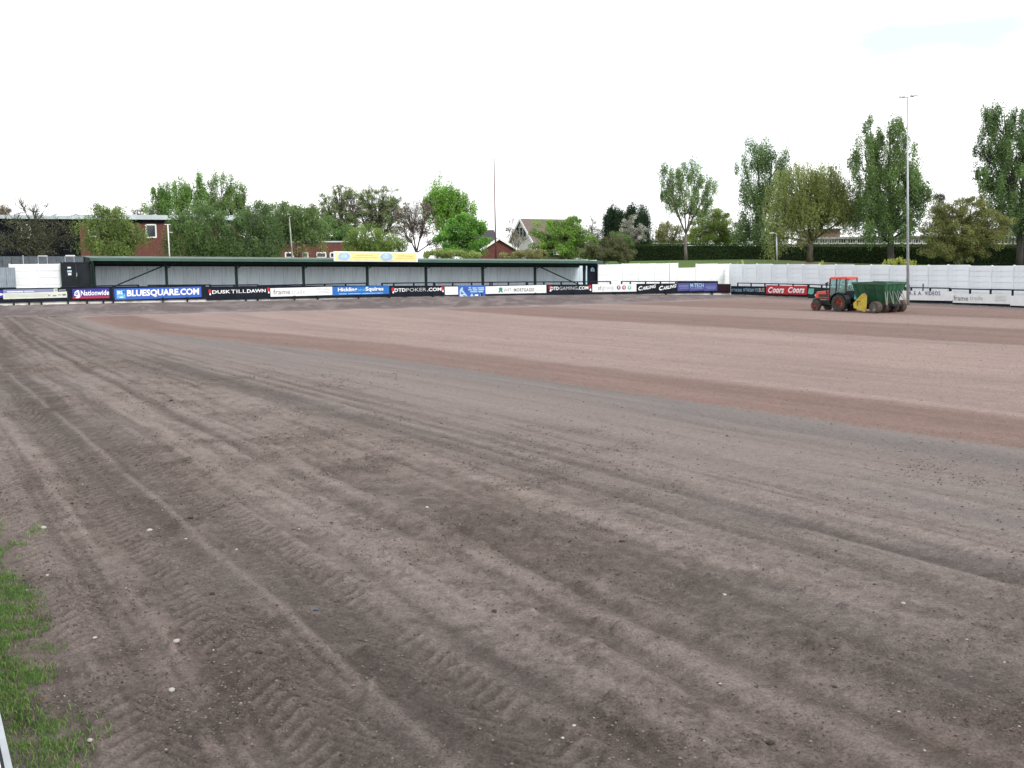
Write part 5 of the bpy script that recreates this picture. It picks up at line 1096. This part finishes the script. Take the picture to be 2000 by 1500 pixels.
loc(MB().box((.02, 0, 1.05), (.42, .44, .12)), 'seat', TP['dk'], bevel=.03); loc(MB().box((-.20, 0, 1.35), (.1, .42, .55)), 'seat_back', TP['dk'], bevel=.03)
loc(MB().lathe([(0, .17), (.03, .17)], (.55, 0, 1.32), 'z', 16), 'steering_wheel', TP['dk']); loc(MB().bar((.85, 0, .9), (.56, 0, 1.33), .06), 'steering_column', TP['dk'])
loc(MB().bar((-.44, .5, 2.05), (-.62, .62, 2.05), .03), 'work_lamp_arm', TP['dk']); loc(MB().box((-.66, .64, 2.05), (.1, .12, .12)), 'work_lamp', TP['red'])
loc(MB().bar((.88, .5, 1.8), (.95, .78, 1.8), .025), 'mirror_arm', TP['dk']); loc(MB().box((.95, .80, 1.72), (.03, .12, .22)), 'mirror', TP['dk'])
loc(MB().bar((-.3, 0, .42), (-1.3, 0, .42), .10), 'drawbar', TP['steel'])
loc(MB().bar((-.3, .3, .5), (-.95, .34, .40), .07), 'link_arm', TP['dk']); loc(MB().bar((-.3, -.3, .5), (-.95, -.34, .40), .07), 'link_arm', TP['dk'])

# driver
def skin_body(name, verts, edges, m_, parent, sub=1):
    me = bpy.data.meshes.new(name); me.from_pydata([v[0] for v in verts], edges, []); me.materials.append(m_)
    o = link(name, me, parent); o.modifiers.new('skin', 'SKIN'); 
    for i, v in enumerate(verts): 
        me.skin_vertices[0].data[i].radius = v[1] if hasattr(v[1], '__len__') else (v[1], v[1])
    me.skin_vertices[0].data[0].use_root = True
    s_ = o.modifiers.new('sub', 'SUBSURF'); s_.levels = sub; s_.render_levels = sub; return o
sw = tr_.matrix_basis if False else (Matrix.Translation(tr_.location) @ tr_.rotation_euler.to_matrix().to_4x4())
pp = sw @ Vector((.02, 0, 1.12))
drv = empty('person', pp, TZ, 'tractor driver in a yellow green high visibility jacket seated in the cab', 'person')
# local: x forward, y left, z up, origin on the seat
body = [((0, 0, .10), (.14, .17)), ((-.03, 0, .30), (.12, .16)), ((-.02, 0, .48), (.11, .18)), ((0, 0, .60), (.055, .06)), ((.02, 0, .70), (.085, .075)), ((.03, 0, .80), (.095, .08)),
        ((-.01, .20, .52), .06), ((.06, .27, .30), .048), ((.28, .20, .22), .038), ((.42, .14, .24), .03), ((-.01, -.20, .52), .06), ((.06, -.27, .30), .048), ((.28, -.20, .22), .038), ((.42, -.14, .24), .03),
        ((.02, .10, .06), .09), ((.42, .12, .06), .075), ((.52, .12, -.18), .055), ((.54, .12, -.24), .05), ((.02, -.10, .06), .09), ((.42, -.12, .06), .075), ((.52, -.12, -.18), .055), ((.54, -.12, -.24), .05)]
ed = [(0, 1), (1, 2), (2, 3), (3, 4), (4, 5), (2, 6), (6, 7), (7, 8), (8, 9), (2, 10), (10, 11), (11, 12), (12, 13), (0, 14), (14, 15), (15, 16), (16, 17), (0, 18), (18, 19), (19, 20), (20, 21)]
skin_body('body', body, ed, TP['skin'], drv, 1)
jk = [((-.0, 0, .14), (.17, .20)), ((-.03, 0, .30), (.15, .19)), ((-.02, 0, .50), (.13, .20)), ((-.01, .21, .52), .08), ((.06, .275, .30), .065), ((.26, .21, .225), .055), ((-.01, -.21, .52), .08), ((.06, -.275, .30), .065), ((.26, -.21, .225), .055)]
skin_body('jacket', jk, [(0, 1), (1, 2), (2, 3), (3, 4), (4, 5), (2, 6), (6, 7), (7, 8)], TP['hiv'], drv, 1)
skin_body('trousers', [((0, 0, .08), (.16, .18)), ((.04, .11, .07), .10), ((.42, .12, .07), .09), ((.515, .12, -.17), .07), ((.04, -.11, .07), .10), ((.42, -.12, .07), .09), ((.515, -.12, -.17), .07)], [(0, 1), (1, 2), (2, 3), (0, 4), (4, 5), (5, 6)], TP['navy'], drv, 1)
hb = MB(); hb.lathe([(.0, .095), (.05, .09), (.09, .06), (.11, .01)], (.005, 0, .80), 'z', 12); hb.build('hair', TP['hair'], drv, False, True)

# spreader
sp_ = empty('spreader', tuple(sw @ Vector((-2.55, 0, 0))), TZ, 'green top dressing spreader with yellow side guard and four muddy wheels', 'spreader')
def ls(mb, nm, m_, smooth=False, bevel=0): return mb.build(nm, m_, sp_, False, smooth, bevel)
# local x: 0 is hopper centre; axle at -.75
xa, xb = -1.2, 1.2
def hop(x0, x1, ztop, zb, m_, nm, wt=1.2, wb=.62, dx0=.28, dx1=.12):
    # open-top bin with walls
    o = [(x0, -wt, ztop), (x1, -wt, ztop), (x1, wt, ztop), (x0, wt, ztop)]; i_ = [(x0 + dx0, -wb, zb), (x1 - dx1, -wb, zb), (x1 - dx1, wb, zb), (x0 + dx0, wb, zb)]
    k = .03; o2 = [(x0 + k, -wt + k, ztop), (x1 - k, -wt + k, ztop), (x1 - k, wt - k, ztop), (x0 + k, wt - k, ztop)]; i2 = [(x0 + dx0 + k, -wb + k, zb + .05), (x1 - dx1 - k, -wb + k, zb + .05), (x1 - dx1 - k, wb - k, zb + .05), (x0 + dx0 + k, wb - k, zb + .05)]
    mb = MB(); mb.add(o + i_ + o2 + i2, [(0, 1, 5, 4), (1, 2, 6, 5), (2, 3, 7, 6), (3, 0, 4, 7), (4, 5, 6, 7), (8, 12, 13, 9), (9, 13, 14, 10), (10, 14, 15, 11), (11, 15, 12, 8), (15, 14, 13, 12), (0, 8, 9, 1), (1, 9, 10, 2), (2, 10, 11, 3), (3, 11, 8, 0)]); ls(mb, nm, m_)
hop(-1.1, 1.3, 1.76, .62, TP['green'], 'hopper', 1.06)
for (a, b_) in (((-1.1, -1.06), (1.3, -1.06)), ((1.3, -1.06), (1.3, 1.06)), ((1.3, 1.06), (-1.1, 1.06)), ((-1.1, 1.06), (-1.1, -1.06))):
    ls(MB().bar((a[0], a[1], 1.82), (b_[0], b_[1], 1.82 + (.03 if a[0] != b_[0] else 0)), .10, .12), 'rim_rail', TP['greenl'])
ls(MB().bar((.1, -1.02, 1.80), (.1, 1.02, 1.80), .1, .10), 'rim_rail', TP['greenl'])
for sg in (1, -1):
    for x in (-.98, -.35, .35, .98): ls(MB().bar((x + .1, sg * 1.07, 1.74), (x * .8 + .1, sg * .66, .68), .08, .05), 'side_rib', TP['green'])
for x in (-1.1,):
    for y in (-.7, -.23, .23, .7): ls(MB().bar((x, y, 1.76), (x + .27, y * .55, .66), .08, .05), 'rear_rib', TP['green'])
    for y in (-.85, -.29, .29, .85): ls(MB().bar((x - .12, y * 1.15, .52), (x + .06, y * .8, 1.35), .035), 'support_strut', TP['steel']); ls(MB().bar((x - .10, y * 1.15, .52), (x + .10, y * .8 + .22, 1.30), .035), 'support_strut', TP['steel'])
ls(MB().box((-.2, 0, .50), (2.2, .9, .16)), 'frame', TP['dk'], bevel=.02)
ls(MB().box((-.60, 0, .42), (.16, 2.2, .14)), 'axle_beam', TP['green'])
ls(MB().box((.1, 0, .40), (.6, 1.9, .34)), 'spinner_housing', TP['dk'], bevel=.04)
for sg in (1, -1):
    gy_ = sg * 1.27
    pf = [(1.02, .58), (.98, .30), (.16, .06), (.08, .12), (.04, 1.10), (.22, 1.22), (.40, 1.18)]
    mb = MB(); nn_ = len(pf); mb.add([(x, gy_, z) for x, z in pf] + [(x, gy_ - sg * .05, z) for x, z in pf], [tuple(range(nn_)), tuple(range(2 * nn_ - 1, nn_ - 1, -1))] + [(k, (k + 1) % nn_, nn_ + (k + 1) % nn_, nn_ + k) for k in range(nn_)]); ls(mb, 'side_guard', TP['yel'])
    ls(MB().box((.62, gy_ + sg * .005, .72), (.30, .012, .07)), 'rust_mark', TP['rust']); ls(MB().box((.70, gy_ + sg * .005, .58), (.07, .012, .30)), 'rust_mark', TP['rust'])
    ls(MB().bar((.1, sg * 1.25, 1.1), (.25, sg * 1.0, 1.45), .05), 'guard_stay', TP['dk'])
ls(MB().lathe([(0, .16), (.34, .16)], (1.32, .55, .80), 'z', 14), 'oil_drum', TP['teal'], True)
ls(MB().bar((1.1, .5, 1.0), (1.25, .6, 1.55), .07), 'hydraulic_ram', TP['teal'])
for y in (1.22, .41, -.41, -1.22): wheel(sp_, -.60, y, .37, .42, 1 if y > 0 else -1, TP['hub'], TP['mud'], False, 22)
ls(MB().bar((.9, 0, .45), (1.5, 0, .42), .12), 'towing_eye', TP['steel'])
ls(MB().box((-1.16, -.95, .72), (.06, .2, .1)), 'rear_lamp', TP['rust']); ls(MB().box((-1.16, .95, .72), (.06, .2, .1)), 'rear_lamp', TP['rust'])

# ------------------------------------------------------------------ near things: stones, clods, grass, board at the lower left
stone_m = mat('pale_stone', (.42, .40, .375), .8, var=.15); bluem = mat('blue_plastic_scrap', (.03, .07, .16), .5); cl_m = mat('dark_clod', (.060, .045, .038), .98, var=.3, scale=20, bump=.6, bscale=60)
def gz(x, y):
    r = np.searchsorted(ys, y); r = min(max(r, 1), NR - 1); c_ = int(np.clip(np.searchsorted(ts, x / y), 1, NC - 1))
    return float(Z[r - 1:r + 1, c_ - 1:c_ + 1].mean())
def rock_mesh(name, m_, sx, sy, sz, seed, sub=8):
    rr = random.Random(seed); mb = MB(); n_ = sub; rings = 5; v = [(0, 0, -sz)]; f = []
    for i in range(1, rings):
        ph = -math.pi / 2 + math.pi * i / rings
        for k in range(n_):
            a = 2 * math.pi * k / n_; j = rr.uniform(.72, 1.15); v.append((math.cos(a) * math.cos(ph) * sx * j, math.sin(a) * math.cos(ph) * sy * j, math.sin(ph) * sz * rr.uniform(.8, 1.1)))
    v.append((0, 0, sz))
    for k in range(n_): f.append((0, 1 + (k + 1) % n_, 1 + k))
    for i in range(rings - 2):
        for k in range(n_): a = 1 + i * n_; f.append((a + k, a + (k + 1) % n_, a + n_ + (k + 1) % n_, a + n_ + k))
    l_ = 1 + (rings - 2) * n_
    for k in range(n_): f.append((l_ + k, l_ + (k + 1) % n_, len(v) - 1))
    mb.add(v, f); return mb.mesh(name, m_, True)
stones = [(85, 1033, 6.5, 'white oval stone nearest the grass at the left, above the tyre treads'), (292, 1035, 6.5, 'white flat stone right of the smooth ridge between tyre treads'), (363, 1052, 3.5, 'small round white stone just right of the flat white stone'),
          (345, 1267, 8, 'pale grey white stone beside the smooth ridge in the near left'), (335, 1350, 8.5, 'largest pale flat stone low in the near left'), (834, 991, 4, 'lone small white stone in the middle of the dirt track'), (462, 1075, 3.8, 'small white stone on the dark crumbly patch'),
          (176, 1449, 7.5, 'pale stone at the bottom left beside the grass tufts'), (584, 1035, 3.2, 'tiny white stone on the light dusty streak'), (1099, 1441, 4.8, 'white pebble at the bottom centre, lower of a pair'), (1121, 1427, 4.8, 'white pebble at the bottom centre, upper of a pair'),
          (1386, 1271, 4, 'small white pebble in the right foreground, upper one'), (1406, 1338, 4, 'small white pebble in the right foreground, lower one'), (1755, 1392, 5, 'white pebble in the bottom right foreground'), (1415, 1160, 4.5, 'flat white pebble right of the ripple marks'), (185, 1248, 5, 'thin pale stone left of the smooth ridge'), (92, 1126, 5.5, 'pale grey stone left of the smooth ridge'), (1764, 1180, 5.5, 'long thin pale stone at the right')]
for k, (px, py, r, lab) in enumerate(stones):
    p = on_flat(px, py, 0); s_ = r * p.y / F * 1.05
    o = bpy.data.objects.new('stone', rock_mesh('stone', stone_m, s_, s_ * .8, s_ * .5, k)); COL.objects.link(o); o.location = (p.x, p.y, gz(p.x, p.y) + s_ * .2); o.rotation_euler = (0, 0, k * 1.3); tag(o, lab, 'stone')
p = on_flat(617, 1191, 0); o = bpy.data.objects.new('plastic_scrap', rock_mesh('plastic_scrap', bluem, .032, .022, .014, 77, 6)); COL.objects.link(o); o.location = (p.x, p.y, gz(p.x, p.y) + .01); tag(o, 'small dark blue scrap lying on the near track', 'litter')
clods = [(1215, 1058, 9, 'round dark clod right of centre'), (1115, 1058, 8, 'dark flat clod in the middle right'), (415, 1158, 9, 'dark clod in the left middle beside the treads'), (372, 1012, 9, 'dark clod above the white flat stone'), (1505, 1453, 14, 'long dark hollow clod at the bottom right'), (965, 1208, 12, 'dark clod at the centre'), (1630, 1343, 8, 'dark clod in the right foreground'), (505, 1272, 11, 'dark clod low left of centre'), (335, 785, 7, 'dark clod far out on the left track'), (1420, 852, 5, 'small brown clod out near the pitch edge')]
for k, (px, py, r, lab) in enumerate(clods):
    p = on_flat(px, py, 0); s_ = r * p.y / F * .8
    o = bpy.data.objects.new('soil_clod', rock_mesh('soil_clod', cl_m, s_, s_ * .7, s_ * .45, 50 + k)); COL.objects.link(o); o.location = (p.x, p.y, gz(p.x, p.y) + s_ * .1); o.rotation_euler = (0, 0, k * .9); tag(o, lab, 'soil clod')

# loose crumbs and pebbles: one mesh of small tetra/octa stones
def crumbs(name, label, n_, smin, smax, colf, ymin, ymax, dens):
    yy = ymin * (ymax / ymin) ** rng.random(n_ * 4); xx = rng.uniform(-.62, .62, n_ * 4) * yy
    keepm = dens(xx, yy) > rng.random(len(xx)); xx, yy = xx[keepm][:n_], yy[keepm][:n_]; n2 = len(xx)
    r = np.clip(np.searchsorted(ys, yy), 1, NR - 1); c_ = np.clip(np.searchsorted(ts, xx / yy), 1, NC - 1); zz = (Z[r - 1, c_ - 1] + Z[r, c_]) / 2
    s_ = (smin * (smax / smin) ** (rng.random(n2) ** 2.6)); s_ = s_ * (.75 + yy / 40)
    base = np.array([(1, 0, 0), (0, 1, 0), (-1, 0, 0), (0, -1, 0), (0, 0, 1), (0, 0, -1)], float) * np.array([1, .8, .6])
    v = base[None] * rng.uniform(.6, 1.25, (n2, 6, 1)); a = rng.uniform(0, 6.28, n2); ca, sa = np.cos(a), np.sin(a)
    vx = v[:, :, 0] * ca[:, None] - v[:, :, 1] * sa[:, None]; vy = v[:, :, 0] * sa[:, None] + v[:, :, 1] * ca[:, None]
    vv = np.stack([vx * s_[:, None] + xx[:, None], vy * s_[:, None] + yy[:, None], v[:, :, 2] * s_[:, None] + zz[:, None] + s_[:, None] * .15], -1).reshape(-1, 3)
    t_ = np.array([(0, 1, 4), (1, 2, 4), (2, 3, 4), (3, 0, 4), (1, 0, 5), (2, 1, 5), (3, 2, 5), (0, 3, 5)]); ff = (t_[None] + np.arange(n2)[:, None, None] * 6).reshape(-1, 3)
    cols = np.repeat(colf(n2, xx, yy), 6, 0)
    tag(grid_object(name, vv, ff, cols, attr_mat('crumb_' + name, .95, 0, .1), False), label, kind='stuff')
def colf1(n2, x, y):
    r = rng.random(n2)[:, None]; base = np.where(r < .62, [.085, .068, .060], np.where(r < .992, [.15, .128, .120], [.30, .28, .265])); return base * rng.uniform(.65, 1.3, (n2, 1))
def dens1(x, y):
    dd = fbm(x * .22 + 4, y * .22, 3); cl_ = fbm(x * 1.3, y * 1.3, 3, .6)
    lm = sm(-.5, -6, q_of(x, y)); return np.clip((.08 + .9 * sm(.38, .62, dd) * sm(.35, .7, cl_)) * (.15 + .85 * lm), 0, 1) * (q_of(x, y) < 0)
crumbs('soil_crumbs', 'loose soil crumbs and grit scattered over the track', 80000, .004, .022, colf1, 6, 40, dens1)
crumbs('pitch_crumbs', 'small soil lumps on the bare pitch', 5000, .008, .018, lambda n2, x, y: np.array([[.16, .115, .105]]) * rng.uniform(.6, 1.4, (n2, 1)), 16, 60, lambda x, y: (q_of(x, y) > .1) * .6)

# grass at lower left
def grass_blades(n_, name, label, xr, mask, hgt, cols_):
    yy = rng.uniform(5.2, 14.5, n_ * 3); ee = np.polyval(K5, yy); xx = ee + rng.uniform(-2.7, .6, n_ * 3)
    kk = mask(xx - ee, xx, yy) > rng.random(len(xx)); xx, yy = xx[kk][:n_], yy[kk][:n_]; n2 = len(xx)
    r = np.clip(np.searchsorted(ys, yy), 1, NR - 1); c_ = np.clip(np.searchsorted(ts, xx / yy), 1, NC - 1); zz = Z[r, c_] - .01
    h_ = hgt * rng.uniform(.35, 1.25, n2); a = rng.uniform(0, 6.28, n2); w = rng.uniform(.0025, .0055, n2); ln = rng.uniform(.1, .9, n2) * h_; la = rng.uniform(0, 6.28, n2)
    b0 = np.stack([xx - np.cos(a) * w, yy - np.sin(a) * w, zz], -1); b1_ = np.stack([xx + np.cos(a) * w, yy + np.sin(a) * w, zz], -1)
    m0 = np.stack([xx + np.cos(la) * ln * .35 - np.cos(a) * w * .8, yy + np.sin(la) * ln * .35 - np.sin(a) * w * .8, zz + h_ * .62], -1); m1_ = np.stack([xx + np.cos(la) * ln * .35 + np.cos(a) * w * .8, yy + np.sin(la) * ln * .35 + np.sin(a) * w * .8, zz + h_ * .62], -1)
    tp = np.stack([xx + np.cos(la) * ln, yy + np.sin(la) * ln, zz + h_ * .95], -1)
    v = np.stack([b0, b1_, m1_, m0, tp], 1).reshape(-1, 3); i0 = np.arange(n2)[:, None] * 5
    ff = np.concatenate([i0 + [0, 1, 2], i0 + [0, 2, 3], i0 + [3, 2, 4]]); rr = rng.random((n2, 1))
    cc_ = np.where(rr < .12, [.26, .25, .12], np.where(rr < .5, [.16, .28, .07], [.10, .20, .05])) * rng.uniform(.6, 1.4, (n2, 1))
    tag(grid_object(name, v, ff, np.repeat(cc_, 5, 0), leaf_mat, False), label, kind='stuff')
def gmask(d, x, y):
    n_ = fbm(x * 1.6, y * 1.6, 3); n2 = fbm(x * 5, y * 5 + 9, 2)
    return np.clip(sm(.08, -.55, d + (n_ - .5) * 1.7) * (.28 + .95 * sm(.34, .58, n2)) + .25 * sm(.66, .76, n_) * sm(.75, .2, d), 0, 1)
grass_blades(95000, 'grass', 'rough green grass along the track edge at the lower left', None, gmask, .058, None)

# near hoarding seen from above at the lower left corner
pa = on_flat(-14, 1330, .9); pb = on_flat(27, 1510, .9); dv = (pb - pa).normalized(); pb2 = pb + dv * 2.5; pa2 = pa - dv * 6
nn_ = Vector((dv.y, -dv.x, 0)); nn_ = nn_ if nn_.x < 0 else -nn_
root = empty('near_board', (pa.x, pa.y, 0), 0, 'white board with grey metal edge cut by the lower left corner', 'advertising board')
z_ = Vector((0, 0, 1))
MB().hexa([pa2 - z_ * .8, pb2 - z_ * .8, pb2 - z_ * .8 + nn_ * .035, pa2 - z_ * .8 + nn_ * .035, pa2 + z_ * .0, pb2 + z_ * .0, pb2 + nn_ * .035, pa2 + nn_ * .035]).build('metal_edge', M['galv'], root, True)
MB().hexa([pa2 - z_ * .8 + nn_ * .037, pb2 - z_ * .8 + nn_ * .037, pb2 - z_ * .8 + nn_ * .05, pa2 - z_ * .8 + nn_ * .05, pa2 - z_ * .01 + nn_ * .037, pb2 - z_ * .01 + nn_ * .037, pb2 + nn_ * .05 - z_ * .01, pa2 + nn_ * .05 - z_ * .01]).build('seal', M['rail'], root, True)
MB().hexa([pa2 - z_ * .8 + nn_ * .052, pb2 - z_ * .8 + nn_ * .052, pb2 - z_ * .8 + nn_ * .30, pa2 - z_ * .8 + nn_ * .30, pa2 - z_ * .005 + nn_ * .052, pb2 - z_ * .005 + nn_ * .052, pb2 + nn_ * .30 - z_ * .06, pa2 + nn_ * .30 - z_ * .06]).build('white_panel', M['white'], root, True)
